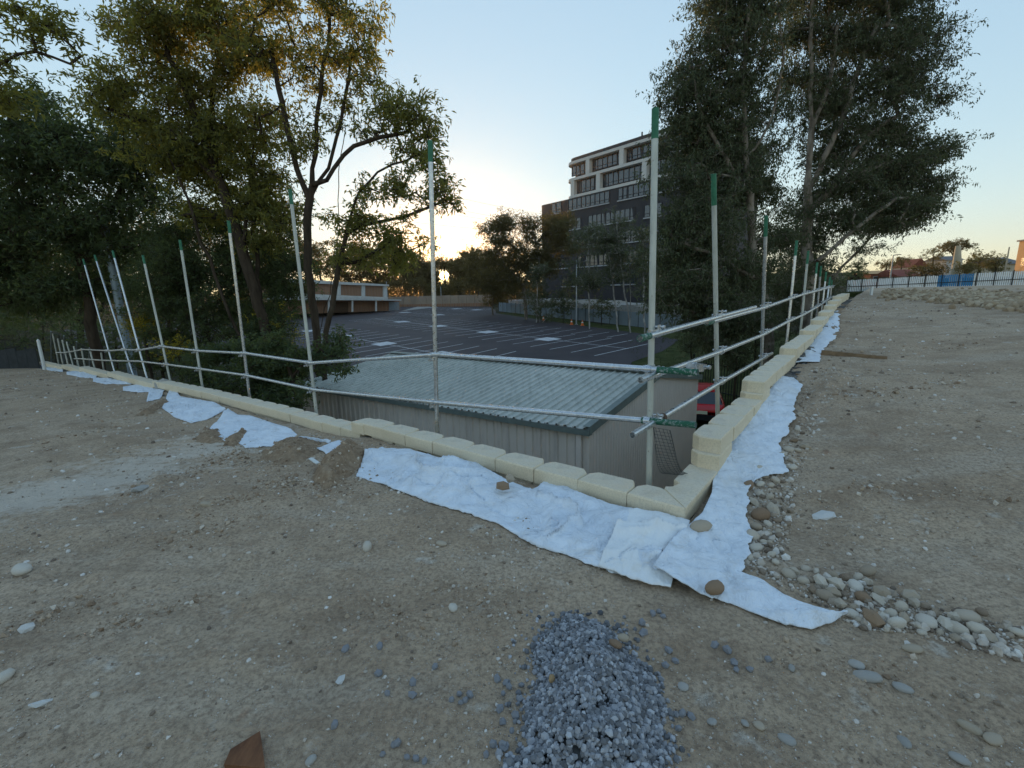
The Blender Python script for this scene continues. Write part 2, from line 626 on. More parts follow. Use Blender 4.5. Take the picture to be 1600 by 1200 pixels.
    mat_simple('office_sill', (.42, .42, .42), .06, .5, .6)
    q = NT('office_glass')
    q.color((.03, .04, .055)).set(.04, 0, .9)
    q.b.inputs['Coat Weight'].default_value = .6
    M['glass'] = q.m
    mat_simple('blue_grey_fence', (.21, .25, .275), .15, .6, .8)
    mat_simple('dark_metal', (.02, .022, .022), .2, 6, .5, .3)
    mat_simple('pole_steel', (.36, .39, .41), .12, 3, .45, .5)
    mat_simple('pole_blue', (.27, .33, .37), .12, 3, .5, .3)
    mat_simple('white_plastic', (.72, .73, .70), .05, 4, .5)
    mat_simple('orange_plastic', (.75, .16, .03), .1, 4, .5)
    mat_simple('red_paint', (.52, .012, .015), .05, 2, .25, 0, .6)
    mat_simple('black_rubber', (.015, .015, .016), .2, 5, .8)
    mat_simple('car_glass', (.012, .014, .016), .1, 3, .05, 0, .8)
    mat_simple('lamp_red', (.45, .02, .02), .05, 3, .2, 0, .6)
    mat_simple('plate', (.7, .68, .5), .05, 3, .5)
    mat_simple('chrome', (.6, .6, .62), .05, 3, .2, .9)
    mat_simple('paling_white', (.80, .81, .80), .12, .8, .8)
    mat_simple('paling_blue', (.03, .22, .46), .1, .8, .7)
    mat_simple('house_cream', (.50, .42, .30), .1, .5, .85)
    mat_simple('house_white', (.55, .53, .5), .1, .5, .85)
    mat_simple('house_orange', (.58, .34, .16), .1, .5, .85)
    mat_simple('house_brick', (.28, .10, .06), .15, 1, .9)
    mat_simple('roof_red', (.20, .05, .035), .15, 1, .8)
    mat_simple('roof_grey', (.12, .125, .14), .15, 1, .7)
    mat_simple('silt_mesh', (.035, .04, .043), .25, 4, .9)
    mat_simple('green_mesh', (.05, .06, .042), .25, 3, .9)
    mat_simple('wood', (.22, .15, .09), .25, 12, .85, bump=.4, bscale=40)
    q = NT('rusty_board')
    q.color(q.ramp(q.noise(9, 7, .7, stretch=(1, .3, 1)), [(.3, (.07, .03, .018)), (.5, (.19, .085, .04)), (.7, (.30, .15, .075))])).set(.85)
    q.bump(q.noise(40, 6, .7), .5, .006)
    M['rusty'] = q.m
    mat_simple('wire', (.10, .10, .095), .2, 30, .6, .5)
    # bark and leaves
    def bark(key, lo, hi, pale=None):
        q = NT(key).world_co()
        c = q.ramp(q.noise(7, 6, .65, stretch=(1, 1, .22)), [(.3, lo), (.7, hi)])
        if pale:
            c = q.mix(q.ramp(q.noise(2.2, 5, .6, stretch=(1, 1, .5)), [(.45, 0.0), (.6, .85)]), c, pale)
        q.color(c).set(.95, 0, .1)
        q.bump(q.noise(22, 6, .7, stretch=(1, 1, .25)), .8, .03)
        M[key] = q.m
    bark('bark_dark', (.035, .026, .019), (.085, .064, .046))
    bark('bark_paper', (.10, .08, .06), (.23, .19, .15), (.33, .28, .225))
    bark('bark_white', (.30, .28, .25), (.48, .45, .41), (.2, .175, .15))

    def leaf(key, lo, mid, hi, trans, tmix=.35, rough=.5):
        q = NT(key)
        isl = q.island()
        c = q.ramp(isl, [(.0, lo), (.55, mid), (1.0, hi)])
        q.color(c).set(rough, 0, .35)
        tr = q.n('ShaderNodeBsdfTranslucent')
        tc = q.mix(isl, trans, tuple(k * .6 for k in trans))
        q.lk(tc, tr.inputs[0])
        mx = q.n('ShaderNodeMixShader'); mx.inputs[0].default_value = tmix
        q.lk(q.b.outputs[0], mx.inputs[1]); q.lk(tr.outputs[0], mx.inputs[2])
        q.lk(mx.outputs[0], q.out.inputs[0])
        M[key] = q.m
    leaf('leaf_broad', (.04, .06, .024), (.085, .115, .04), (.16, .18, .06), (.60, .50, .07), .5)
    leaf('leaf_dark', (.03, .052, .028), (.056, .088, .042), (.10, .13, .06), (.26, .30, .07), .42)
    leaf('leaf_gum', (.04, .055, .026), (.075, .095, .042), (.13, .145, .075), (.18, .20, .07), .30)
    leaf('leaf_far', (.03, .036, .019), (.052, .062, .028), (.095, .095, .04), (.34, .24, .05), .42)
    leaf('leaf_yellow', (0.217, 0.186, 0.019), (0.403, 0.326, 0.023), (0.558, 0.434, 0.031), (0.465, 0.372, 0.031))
    leaf('leaf_olive', (0.078, 0.085, 0.028), (0.132, 0.132, 0.039), (0.186, 0.171, 0.054), (0.341, 0.264, 0.062))  # paler, olive toned leaf colour


build_materials()

# ================================================================== ground levels
def hL(a):
    return np.interp(a, [0, 3.6, 4.3, 8.8, 11, 12.3, 15.7, 20.6, 25.2, 30, 60],
                     [0, 0, -.10, -.2, -.3, -.37, -.5, -.72, -1.0, -1.25, -2.4])


def hR(b):
    return np.interp(b, [0, .8, 1.3, 2.6, 5, 7.4, 9.4, 10.9, 12.8, 15, 18, 60],
                     [0, .04, .12, .27, .42, .52, .66, .78, .9, .98, 1.02, 1.15])


MOUNDS = []   # (a, b, ra, rb, h) soft humps of the site surface


RUTS = []
for (x0, y0, x1, y1) in [(-60, 1010, 400, 700), (60, 1150, 520, 790), (1640, 800, 1330, 575), (1640, 960, 1300, 640), (250, 1190, 820, 1010), (-40, 760, 330, 610)]:
    p0, p1 = on_z(x0, y0, 0)[:2], on_z(x1, y1, -.05)[:2]
    RUTS.append((p0, (p1 - p0) / np.linalg.norm(p1 - p0), np.linalg.norm(p1 - p0)))


def ruts(x, y):
    z = np.zeros_like(x)
    for k, (p0, d, L) in enumerate(RUTS):
        s = (x - p0[0]) * d[0] + (y - p0[1]) * d[1]
        t = -(x - p0[0]) * d[1] + (y - p0[1]) * d[0] + .12 * np.sin(s * .9 + k) + .05 * vnoise(s * 1.7, s * 0, seed=70 + k)
        fade = np.clip(s / .6, 0, 1) * np.clip((L - s) / .8, 0, 1) * (.55 + .45 * vnoise(s * .8, s * 0 + 3, seed=90 + k))
        lug = .55 + .45 * np.sign(np.sin(s * 2 * np.pi / .13 + 5 * np.abs(t)))
        z = z + fade * (-.022 * np.exp(-(t / .13) ** 4) * (.6 + .4 * lug) + .014 * np.exp(-((np.abs(t) - .20) / .06) ** 2))
    return z


def pad_z(a, b):
    a = np.asarray(a, float); b = np.asarray(b, float)
    z = hL(a) + hR(b)
    x = CC[0] + DL[0] * a + DR[0] * b
    y = CC[1] + DL[1] * a + DR[1] * b
    d = np.hypot(x, y)
    z = z + .022 * fbm(x * .7, y * .7, octv=3, seed=3) + .010 * fbm(x * 3.1, y * 3.1, octv=3, seed=9)
    near = np.clip(1.4 - d / 9, 0, 1)
    z = z + ruts(x, y)
    z = z + near * .0075 * fbm(x * 11, y * 11, octv=4, seed=21, gain=.62)
    # the rubble windrow far off on the right
    rid = np.exp(-((a + 12 + .42 * (b - 22)) / 5.0) ** 2) * 0
    return z + rid


def ground_pt(x, y, off=0.0):
    z = 0.0
    P = None
    for _ in range(14):
        P = on_z(x, y, z + off)
        a, b = AB(P)
        z = .5 * z + .5 * float(pad_z(a, b))
    return on_z(x, y, z + off)


def ground_pts(px, off=0.0):
    """the same for many points at once"""
    px = np.asarray(px, float)
    R = np.array([ray(x, y) for x, y in px])
    z = np.zeros(len(px))
    for _ in range(14):
        t = (z + off - EYE) / R[:, 2]
        P = R * t[:, None] + O3
        a, b = AB(P)
        z = .5 * z + .5 * pad_z(a, b)
    t = (z + off - EYE) / R[:, 2]
    return R * t[:, None] + O3


# lower ground: rises gently away from the site
GX, GY, GZ = -.006, .02, -4.1


def low_z(x, y):
    x = np.asarray(x, float); y = np.asarray(y, float)
    return GZ + GX * np.clip(x, -80, 80) + GY * np.clip(y, -20, 125)


def low_pt(x, y):
    return on_z(x, y, GZ, GX, GY)


def grid_lines(lo, hi, core_lo, core_hi, step, g=1.07):
    c = list(np.arange(core_lo, core_hi + step * .5, step))
    s = step; p = core_lo; left = []
    while p > lo:
        s *= g; p -= s; left.append(p)
    s = step; p = core_hi; right = []
    while p < hi:
        s *= g; p += s; right.append(p)
    L = np.array(left[::-1] + c + right)
    i = np.argmin(abs(L)); L[i] = 0.0
    return L


def build_ground():
    A = grid_lines(-75, 45, -5.0, 4.2, .03); B = grid_lines(-60, 62, -4.6, 1.0, .03)
    aa, bb = np.meshgrid(A, B, indexing='ij')
    z = pad_z(aa, bb)
    X = CC[0] + DL[0] * aa + DR[0] * bb; Y = CC[1] + DL[1] * aa + DR[1] * bb
    n, m = aa.shape
    V = np.stack([X, Y, z], -1).reshape(-1, 3)
    idx = np.arange(n * m).reshape(n, m)
    F = np.stack([idx[:-1, :-1], idx[:-1, 1:], idx[1:, 1:], idx[1:, :-1]], -1)
    ac = .5 * (aa[:-1, :-1] + aa[1:, 1:]); bc = .5 * (bb[:-1, :-1] + bb[1:, 1:])
    keep = ~((ac > 0) & (bc > 0))
    keep &= ~(ac > 32) | (bc > -30)
    F = F[keep]
    used = np.zeros(n * m, bool); used[F.ravel()] = True
    remap = np.cumsum(used) - 1
    me = raw_mesh('site_ground', V[used], remap[F][:, ::-1], M['soil'], True)
    o = put('site_ground', me); o['kind'] = 'structure'
    # lower terrain out to the horizon with a low rise behind
    xs = np.concatenate([np.linspace(-620, -200, 14), np.linspace(-180, 180, 61), np.linspace(200, 620, 14)])
    ys = np.concatenate([np.linspace(-220, -40, 10), np.linspace(-20, 240, 53), np.linspace(260, 420, 12)])
    xx, yy = np.meshgrid(xs, ys, indexing='ij')
    zz = low_z(xx, yy)
    hill = np.clip((yy - 135) / 130, 0, 1)
    zz = zz + hill ** 2 * (5.5 + 3 * fbm(xx / 120, yy / 120, octv=3, seed=40))
    zz = zz + np.clip((xx - 40) / 90, 0, 1) * np.clip((yy - 40) / 60, 0, 1) * 4.5
    a, b = (xx - CC[0]) * DL[0] + (yy - CC[1]) * DL[1], (xx - CC[0]) * DR[0] + (yy - CC[1]) * DR[1]
    bank = np.clip((a - 27) / 12, 0, 1) * np.clip((6 - b) / 8, 0, 1)
    zz = zz + bank * 2.3
    n, m = xx.shape
    idx = np.arange(n * m).reshape(n, m)
    F = np.stack([idx[:-1, :-1], idx[1:, :-1], idx[1:, 1:], idx[:-1, 1:]], -1).reshape(-1, 4)
    me = raw_mesh('terrain', np.stack([xx, yy, zz], -1).reshape(-1, 3), F, M['terrain'], True)
    o = put('terrain', me); o['kind'] = 'structure'


build_ground()

# ================================================================== retaining wall
BL, BD, BH = .43, .24, .13


def zL(a):
    """top of the left coping"""
    if a < 3.86: return .15
    if a < 12.0: return float(np.interp(a, [3.86, 5.8, 8.8, 12.0], [.02, .005, -.055, -.165]))
    if a < 16.2: return float(np.interp(a, [12, 16.2], [-.235, -.33]))
    if a < 20: return float(np.interp(a, [16.2, 20], [-.41, -.5]))
    if a < 23.5: return float(np.interp(a, [20, 23.5], [-.6, -.69]))
    return float(np.interp(a, [23.5, 30], [-.79, -1.02]))


RSTEP = [(0, .15), (.87, .41), (2.6, .60), (5.05, .70), (7.4, .78), (9.0, .88), (10.4, .98), (11.7, 1.08), (12.8, 1.17), (14.4, 1.26), (16, 1.28)]


def zR(b):
    z = .15
    for q, h in RSTEP:
        if b >= q - 1e-6: z = h
    return z


def block_mesh(seed):
    r = np.random.default_rng(seed)
    L = BL - .006
    j = lambda s=.004: r.uniform(-s, s)
    # plan: x along the wall, y from the site side (0) to the outer face
    P = np.array([(-L / 2 + j(), 0.0), (L / 2 + j(), 0.0), (L / 2 + j(), .165 + j(.01)), (L / 2 - .055 + j(.012), BD + j(.006)),
                  (.02, BD + .012 + j(.005)), (-L / 2 + .055 + j(.012), BD + j(.006)), (-L / 2 + j(), .165 + j(.01))])
    c = P.mean(0)
    rings = [(1.0, 0.0), (1.0, BH - .012), (1.0, BH)]
    vs, n = [], len(P)
    for k, (s, z) in enumerate(rings):
        for p in P:
            d = p - c
            q = p if k < 2 else p - d / np.linalg.norm(d) * .011
            vs.append((q[0] + (j(.002)), q[1] + j(.002), z + (j(.002) if k else 0)))
    fs = []
    for k in range(2):
        for i in range(n):
            i2 = (i + 1) % n
            fs.append((k * n + i, k * n + i2, (k + 1) * n + i2, (k + 1) * n + i))
    fs.append(tuple(range(2 * n, 3 * n)))
    fs.append(tuple(range(n))[::-1])
    return MB().add(vs, fs).mesh('coping_block', M['block'])


wall = thing('retaining_wall', 'cream concrete block retaining wall with stepped coping meeting at a mitred corner', 'retaining wall', W(0, 0, .02))
BLOCKS = [block_mesh(s) for s in range(6)]


def lay(me, pos, xa, ya, tilt=0.0, name='coping_block', sx=1.0):
    """place a block: xa, ya horizontal axes"""
    o = bpy.data.objects.new(name, me)
    COL.objects.link(o)
    o.parent = wall
    xa = np.array([xa[0], xa[1], tilt]); xa = xa / np.linalg.norm(xa)
    ya = np.array([ya[0], ya[1], 0.0])
    if np.cross(xa, ya)[2] < 0: xa = -xa
    za = np.cross(xa, ya); za /= np.linalg.norm(za)
    ya = np.cross(za, xa)
    m = Matrix(((xa[0] * sx, ya[0], za[0], pos[0]), (xa[1] * sx, ya[1], za[1], pos[1]), (xa[2] * sx, ya[2], za[2], pos[2]), (0, 0, 0, 1)))
    loc = Vector(wall.location)
    m.translation = Vector(pos) - loc
    o.matrix_local = m
    return o


def mitre_block(side):
    """corner pieces cut at the mitre"""
    if side == 'L':
        P = [(0, 0), (.43, 0), (.43, .165), (.375, .24), (.27, .245), (.235, .235)]
    else:
        P = [(0, 0), (.235, .235), (.245, .27), (.2, .30), (.17, .40), (.24, .46), (.24, .86), (0, .86)]
    V, F, n = [], [], len(P)
    for z, ins in ((.02, 0), (.138, 0), (.15, .01)):
        c = np.mean(P, 0)
        for a_, b_ in P:
            d = np.array([a_, b_]) - c; d /= np.linalg.norm(d)
            if side == 'L': q = np.array([a_, b_]) - d * ins
            else: q = np.array([a_, b_]) - d * ins
            V.append(W(q[0], q[1], z))
    for k in range(2):
        for i in range(n):
            F.append((k * n + i, k * n + (i + 1) % n, (k + 1) * n + (i + 1) % n, (k + 1) * n + i))
    F.append(tuple(range(2 * n, 3 * n))); F.append(tuple(range(n))[::-1])
    mb = MB().add(V, F)
    me = mb.mesh('corner_block', M['block'])
    bm = bmesh.new(); bm.from_mesh(me); bmesh.ops.recalc_face_normals(bm, faces=bm.faces); bm.to_mesh(me); bm.free()
    part('corner_block', me, M['block'], wall)


mitre_block('L')
# right piece is described with a across the wall and b along it
mitre_block('R')
# left run
a = .43
k = 0
while a < 29:
    z = zL(a + BL / 2)
    t = (zL(a + BL * .6) - zL(a + BL * .4)) / (BL * .2)
    if abs(t) > .1: t = 0
    p = W(a + BL / 2, 0 + rng.uniform(-.006, .006), z - BH + rng.uniform(-.003, .003))
    lay(BLOCKS[k % 6], p, DL, DR, t)
    if abs(a - 3.86) < .5:
        a += 0
    a += BL; k += 1
# lower course seen under the raised end of the left coping, one block stands end-on in the step
for a_ in (3.45, 3.02):
    lay(BLOCKS[int(a_ * 10) % 6], W(a_, .012, .15 - 2 * BH - .002), DL, DR, 0, 'wall_block', .93)
lay(BLOCKS[2], W(3.86 + .04, -.006, .15 - BH - .012), DL, DR, 0, 'wall_block', .6)
for a_ in np.arange(.66, 2.8, .44):
    lay(BLOCKS[int(a_ * 7) % 6], W(a_, .02, .15 - 2 * BH - .004), DL, DR, 0, 'wall_block')
# right run: laid on each level, under-block shows its end at each step
for (b0, h), (b1, _) in zip(RSTEP[1:], RSTEP[2:] + [(18.5, 0)]):
    n = max(1, round((b1 - b0) / BL)); step = (b1 - b0) / n
    prev = zR(b0 - .1)
    for i in range(n):
        lay(BLOCKS[(k + i) % 6], W(rng.uniform(-.006, .006), b0 + step * (i + .5), h - BH), -DR, DL, 0, 'coping_block', step / BL)
    k += n
    if h - prev > .15:
        lay(BLOCKS[(k + 2) % 6], W(-.004, b0 + .07 - .12 + BL / 2, (h - BH) - BH + .0), -DR, DL, 0, 'wall_block')
# hollow core and drain rock behind the coping, below its top
mb = MB()
for aa_, ab_ in zip(np.arange(.3, 29, .5), np.arange(.8, 29.5, .5)):
    zt = min(zL(aa_), zL(ab_)) - BH - .006
    if ab_ > 0.4 and aa_ < 4: zt -= BH
    p0, p1 = W(aa_, .03, -4.6), W(ab_, .03, -4.6)
    mb.quadbox(p0, p1, p1 + np.array([*DR, 0]) * .19, p0 + np.array([*DR, 0]) * .19, (0, 0, zt + 4.6))
for ba_, bb_ in zip(np.arange(.3, 18.5, .5), np.arange(.8, 19, .5)):
    zt = zR(ba_) - BH - .006
    if zR(ba_) - zR(ba_ - .5) > .15: zt = zR(ba_ - .5) - BH - .006
    p0, p1 = W(.03, ba_, -4.6), W(.03, bb_, -4.6)
    mb.quadbox(p1, p0, p0 + np.array([*DL, 0]) * .19, p1 + np.array([*DL, 0]) * .19, (0, 0, zt + 4.6))
mb.quadbox(W(.03, .03, -4.6), W(.31, .03, -4.6), W(.31, .31, -4.6), W(.03, .31, -4.6), (0, 0, 4.6))
part('wall_core', mb, M['block'], wall)
# strip of drain rock between coping and fabric
def drain_strip():
    V, F = [], []
    def run(n, f):
        o = len(V)
        for i in range(n + 1):
            for j in range(5):
                V.append(f(i, j))
        for i in range(n):
            for j in range(4):
                F.append((o + i * 5 + j, o + i * 5 + j + 1, o + (i + 1) * 5 + j + 1, o + (i + 1) * 5 + j))
    def fl(i, j):
        a_ = i * .08 - .1; b_ = .06 - j * .075
        return W(a_, b_, min(zL(max(a_, 0)) - BH - .045, float(pad_z(a_, b_)) + .05 - .035 * j / 4) - .01 * j / 4 + .016 * vnoise(a_ * 9, b_ * 9, seed=5))
    def fr(i, j):
        b_ = i * .08 + .04; a_ = .06 - j * .045
        return W(a_, b_, min(min(zR(b_), zR(max(0, b_ - .3))) - BH - .05, float(pad_z(a_, b_)) + .05 - .035 * j / 4) - .01 * j / 4 + .016 * vnoise(a_ * 9 + 30, b_ * 9, seed=5))
    run(370, fl); run(230, fr)
    o = raw_mesh('drain_rock', np.array(V), np.array(F), M['drain'], True)
    tag(put('drain_rock', o), 'dark drainage rock showing in the slot along the back of the cream coping', 'drain rock', None, 'stuff')
drain_strip()


# ================================================================== scaffold tube guard rails
TR = .0242


def axes(d):
    d = np.asarray(d, float); d = d / np.linalg.norm(d)
    h = np.array([0, 0, 1.]) if abs(d[2]) < .9 else np.array([1., 0, 0])
    u = np.cross(h, d); u /= np.linalg.norm(u)
    return d, u, np.cross(d, u)


def coupler_mesh():
    """right-angle coupler; post along z at the origin, rail along x at y = -2 TR"""
    mb = MB()
    R = TR + .008
    mb.tube([(0, 0, -.026), (0, 0, .026)], R, 10)
    mb.tube([(-.026, -2 * TR - .004, 0), (.026, -2 * TR - .004, 0)], R, 10)
    mb.box((0, -TR, 0), .05, .03, .05)
    mb.box((.045, .012, 0), .05, .014, .034)                       # post flap
    mb.tube([(.05, -.035, 0), (.05, .05, 0)], .008, 6)            # swing bolt
    mb.tube([(.05, .036, 0), (.05, .052, 0)], .015, 6)            # nut
    mb.box((0, -2 * TR - .012, .042), .034, .014, .045)           # rail flap
    mb.tube([(0, -2 * TR - .055, .05), (0, -.01, .05)], .008, 6)
    mb.tube([(0, -2 * TR - .056, .05), (0, -2 * TR - .04, .05)], .015, 6)
    return mb.mesh('coupler', M['galv'])


COUP = coupler_mesh()


def fence_post(root, foot, top, green=.42, old=False):
    d = top - foot
    mb = MB().tube([foot, top], TR, 14, hollow=.86)
    p = part('post', mb, M['tube_old'] if old else M['galv'], root)
    if green:
        u = d / np.linalg.norm(d)
        g = MB().tube([top - u * green, top + u * .002], TR + .0012, 14, hollow=.84)
        part('painted_end', g, M['green_post'], p)
    return p


def rail_piece(root, pts, ends=(None, None)):
    mb = MB().tube(pts, TR, 14, hollow=.86)
    p = part('rail', mb, M['galv'], root)
    for e, q in enumerate(ends):
        if q:
            a_, b_ = (pts[0], pts[1]) if e == 0 else (pts[-1], pts[-2])
            u = (b_ - a_) / np.linalg.norm(b_ - a_)
            g = MB().tube([a_ - u * .002, a_ + u * q], TR + .0012, 14, hollow=.84)
            part('painted_end', g, M['green_end'], p)
    return p


def put_coupler(root, post_pt, rail_dir, side):
    """side: horizontal vector from the post to the rail"""
    o = bpy.data.objects.new('coupler', COUP)
    COL.objects.link(o); o.parent = root
    xa = np.asarray(rail_dir, float); xa /= np.linalg.norm(xa)
    ya = -np.array([side[0], side[1], 0.0])
    ya = ya - xa * (ya @ xa); ya /= np.linalg.norm(ya)
    za = np.cross(xa, ya)
    m = Matrix(((xa[0], ya[0], za[0], 0), (xa[1], ya[1], za[1], 0), (xa[2], ya[2], za[2], 0), (0, 0, 0, 1)))
    m.translation = Vector(post_pt) - Vector(root.location)
    o.matrix_local = m


BP, BRL = .45, .45 - 2 * TR - .004
fl = thing('scaffold_fence', 'long left run of galvanised scaffold tube fence with tall green-tipped posts', 'fence', W(9, BP, -.9))
LP = [((1014, 750), (1024, 170)), ((683, 668), (672, 220)), ((495, 650), (453, 296)), ((390, 620), (357, 345)), ((316, 603), (281, 375)),
      ((265, 590), (223, 399)), ((228, 585), (176, 392)), ((207, 582), (148, 399)), ((178, 577), (130, 405))]
left_posts = []
for i, (f_, t_) in enumerate(LP):
    F_, T_ = on_b(*f_, BP), on_b(*t_, BP)
    u = (F_ - T_) / np.linalg.norm(F_ - T_)
    left_posts.append((F_, T_))
    fence_post(fl, F_ + u * (1.6 if i < 3 else 1.0), T_, .2, i in (0, 2, 4, 5))
# shorter posts at the far end
for f_, t_ in [((161.5, 573), (158, 551)), ((147, 572), (141, 549)), ((132, 570), (127, 544)), ((122, 569), (115, 541)), ((114, 570), (104, 534)), ((106, 569), (97, 531)), ((98, 568), (90, 529)), ((91, 566), (82, 521))]:
    F_, T_ = on_b(*f_, BP), on_b(*t_, BP)
    fence_post(fl, F_ + (F_ - T_) * .4, T_, 0, True)
TOPR = [(1090, 582), (683, 554), (487, 567), (385, 552), (309, 548), (252, 541), (218, 547), (195, 546), (171, 548), (130, 546), (113, 549), (100, 551), (88, 551)]
LOWR = [(1087, 664), (685, 629), (492, 609), (383, 586), (311, 576), (258, 569), (214, 564)]
LOWR2 = [(218, 564.5), (160, 563), (125, 560.5), (117, 560.5)]


def run_rail(root, px, plane, first_green, joint=.07):
    P = [plane(*q) for q in px]
    i = 0
    while i < len(P) - 1:
        p0, p1 = P[i], P[i + 1]
        u = (p1 - p0) / np.linalg.norm(p1 - p0)
        rail_piece(root, [p0 - u * (joint if i else 0), p1 + u * joint], (first_green if i == 0 else None, None))
        i += 1
    return P


pT = run_rail(fl, TOPR, lambda x, y: on_b(x, y, BRL), .3)
pB = run_rail(fl, LOWR, lambda x, y: on_b(x, y, BRL), .42)
run_rail(fl, LOWR2, lambda x, y: on_b(x, y, BRL), None)


def z_at(P, a_):
    A_ = [AB(p)[0] for p in P]
    i = np.argsort(A_)
    return float(np.interp(a_, np.array(A_)[i], np.array([p[2] for p in P])[i])), P


def dir_at(P, a_):
    A_ = np.array([AB(p)[0] for p in P])
    for i in range(len(P) - 1):
        if min(A_[i], A_[i + 1]) <= a_ <= max(A_[i], A_[i + 1]):
            return P[i + 1] - P[i]
    return P[-1] - P[-2]


for F_, T_ in left_posts[:9]:
    for P in (pT, pB):
        a_ = AB(F_)[0]
        z, _ = z_at(P, a_)
        q = F_ + (T_ - F_) * ((z - F_[2]) / (T_[2] - F_[2]))
        if P is pB and a_ > 13: continue
        put_coupler(fl, q, dir_at(P, a_), -DR)

fr = thing('scaffold_fence', 'right run of galvanised scaffold tube fence climbing beside the stepped coping', 'fence', W(BP, 9, .2))
RP = [((1121, 632), (1115, 272)), ((1190, 562), (1197, 337)), ((1229, 537), (1245, 376)), ((1251, 517), (1263, 392)), ((1267, 505), (1277, 410)),
      ((1276, 495), (1283, 416)), ((1284, 486), (1291, 425)), ((1291, 480), (1297, 433)), ((1296, 475), (1300, 437))]
right_posts = []
for i, (f_, t_) in enumerate(RP):
    F_, T_ = on_a(*f_, BP), on_a(*t_, BP)
    u = (F_ - T_) / np.linalg.norm(F_ - T_)
    right_posts.append((F_, T_))
    fence_post(fr, F_ + u * 1.2, T_, .28, i in (0, 3))
RA = lambda x, y: on_a(x, y, BRL)
top1 = [RA(1000, 529), RA(1180, 480)]
rail_piece(fr, top1, (.17, None))
top2 = [RA(1104, 505), RA(1192, 481.5), RA(1230, 468), RA(1255, 460), RA(1278, 454), RA(1297, 449)]
for i in range(len(top2) - 1):
    u = top2[i + 1] - top2[i]; u /= np.linalg.norm(u)
    rail_piece(fr, [top2[i] - (0 if i == 0 else u * .06), top2[i + 1] + u * .06], (.2 if i == 0 else None, None))
mid = [RA(1001, 594), RA(1122, 551), RA(1190, 524), RA(1230, 503), RA(1255, 492), RA(1280, 478), RA(1297, 466)]
for i in range(len(mid) - 1):
    u = mid[i + 1] - mid[i]; u /= np.linalg.norm(u)
    rail_piece(fr, [mid[i] - (0 if i == 0 else u * .06), mid[i + 1] + u * .06])
low = [RA(988, 680), RA(1122, 600), RA(1206, 552)]
rail_piece(fr, low)
for i, (F_, T_) in enumerate(right_posts):
    for P in ([top1] if i == 0 else [top2], [mid], [low] if i < 2 else []):
        for PP in P:
            b_ = AB(F_)[1]
            B_ = np.array([AB(p)[1] for p in PP]); Z_ = np.array([p[2] for p in PP])
            z = float(np.interp(b_, B_, Z_))
            q = F_ + (T_ - F_) * ((z - F_[2]) / (T_[2] - F_[2]))
            put_coupler(fr, q, np.array([*DR, .05]), -DL)
# the corner clamps that tie the two runs to the corner post, and the blue band
F_, T_ = left_posts[0]
for P in (top1, mid, low):
    z = float(np.interp(AB(F_)[1], [AB(p)[1] for p in P], [p[2] for p in P]))
    q = F_ + (T_ - F_) * ((z - F_[2]) / (T_[2] - F_[2]))
    put_coupler(fr, q, np.array([*DR, .0]), -DL)
# swivel clamp joining the end of the left top rail to the right mid rail
q = (on_b(1080, 581, BRL) + RA(1083, 566)) / 2
o = bpy.data.objects.new('coupler', COUP); COL.objects.link(o); o.parent = fr
o.matrix_local = Matrix.Translation(Vector(q) - Vector(fr.location)) @ Matrix.Rotation(.6, 4, 'Z') @ Matrix.Rotation(math.pi / 2, 4, 'Y') @ Matrix.Scale(1.2, 4)
u = (mid[1] - mid[0]) / np.linalg.norm(mid[1] - mid[0])
c = RA(1075, 570)
part('blue_band', MB().tube([c - u * .012, c + u * .012], TR + .003, 12), M['blue_band'], fr)
# rusty collar at the foot of the low rail
c = RA(1034, 653)
part('rusty_collar', MB().tube([c - u * .03, c + u * .03], TR + .012, 10), M['rust_dark'], fr)


# ================================================================== wire netting at the corner
def netting():
    mb = MB()
    P00, P10 = on_b(1022, 668, .34), on_b(1045, 672, .30)       # top edge, slung from the clamp
    P01, P11 = W(.16, .34, .155), W(-.02, .50, .158)            # lower edge lying on the coping
    e0 = on_z(1040, 741, .16); e1 = on_z(1080, 741, .16)
    P01, P11 = e0, e1
    nu, nv = 9, 20
    G = np.zeros((nu + 1, nv + 1, 3))
    for i in range(nu + 1):
        for j in range(nv + 1):
            u_, v_ = i / nu, j / nv
            p = (P00 * (1 - u_) + P10 * u_) * (1 - v_) + (P01 * (1 - u_) + P11 * u_) * v_
            p = p + np.array([0, 0, -.10 * math.sin(math.pi * v_) * (.5 + .5 * v_)])
            p = p + np.array([*DL, 0]) * .03 * math.sin(6 * u_ + 2 * v_)
            p[2] = max(p[2], .156 if v_ > .86 else -9)
            G[i, j] = p
    for i in range(nu + 1):
        mb.tube(list(G[i]), .0018, 4, False)
    for j in range(nv + 1):
        mb.tube(list(G[:, j]), .0018, 4, False)
    solo('wire_netting', mb, M['wire'], 'torn grey wire netting hanging from the corner clamp onto the coping', 'netting')


netting()


# ================================================================== geotextile
def resample(px, n):
    px = np.array(px, float)
    d = np.concatenate([[0], np.cumsum(np.linalg.norm(np.diff(px, axis=0), axis=1))])
    s = np.linspace(0, d[-1], n)
    return np.stack([np.interp(s, d, px[:, k]) for k in (0, 1)], -1)


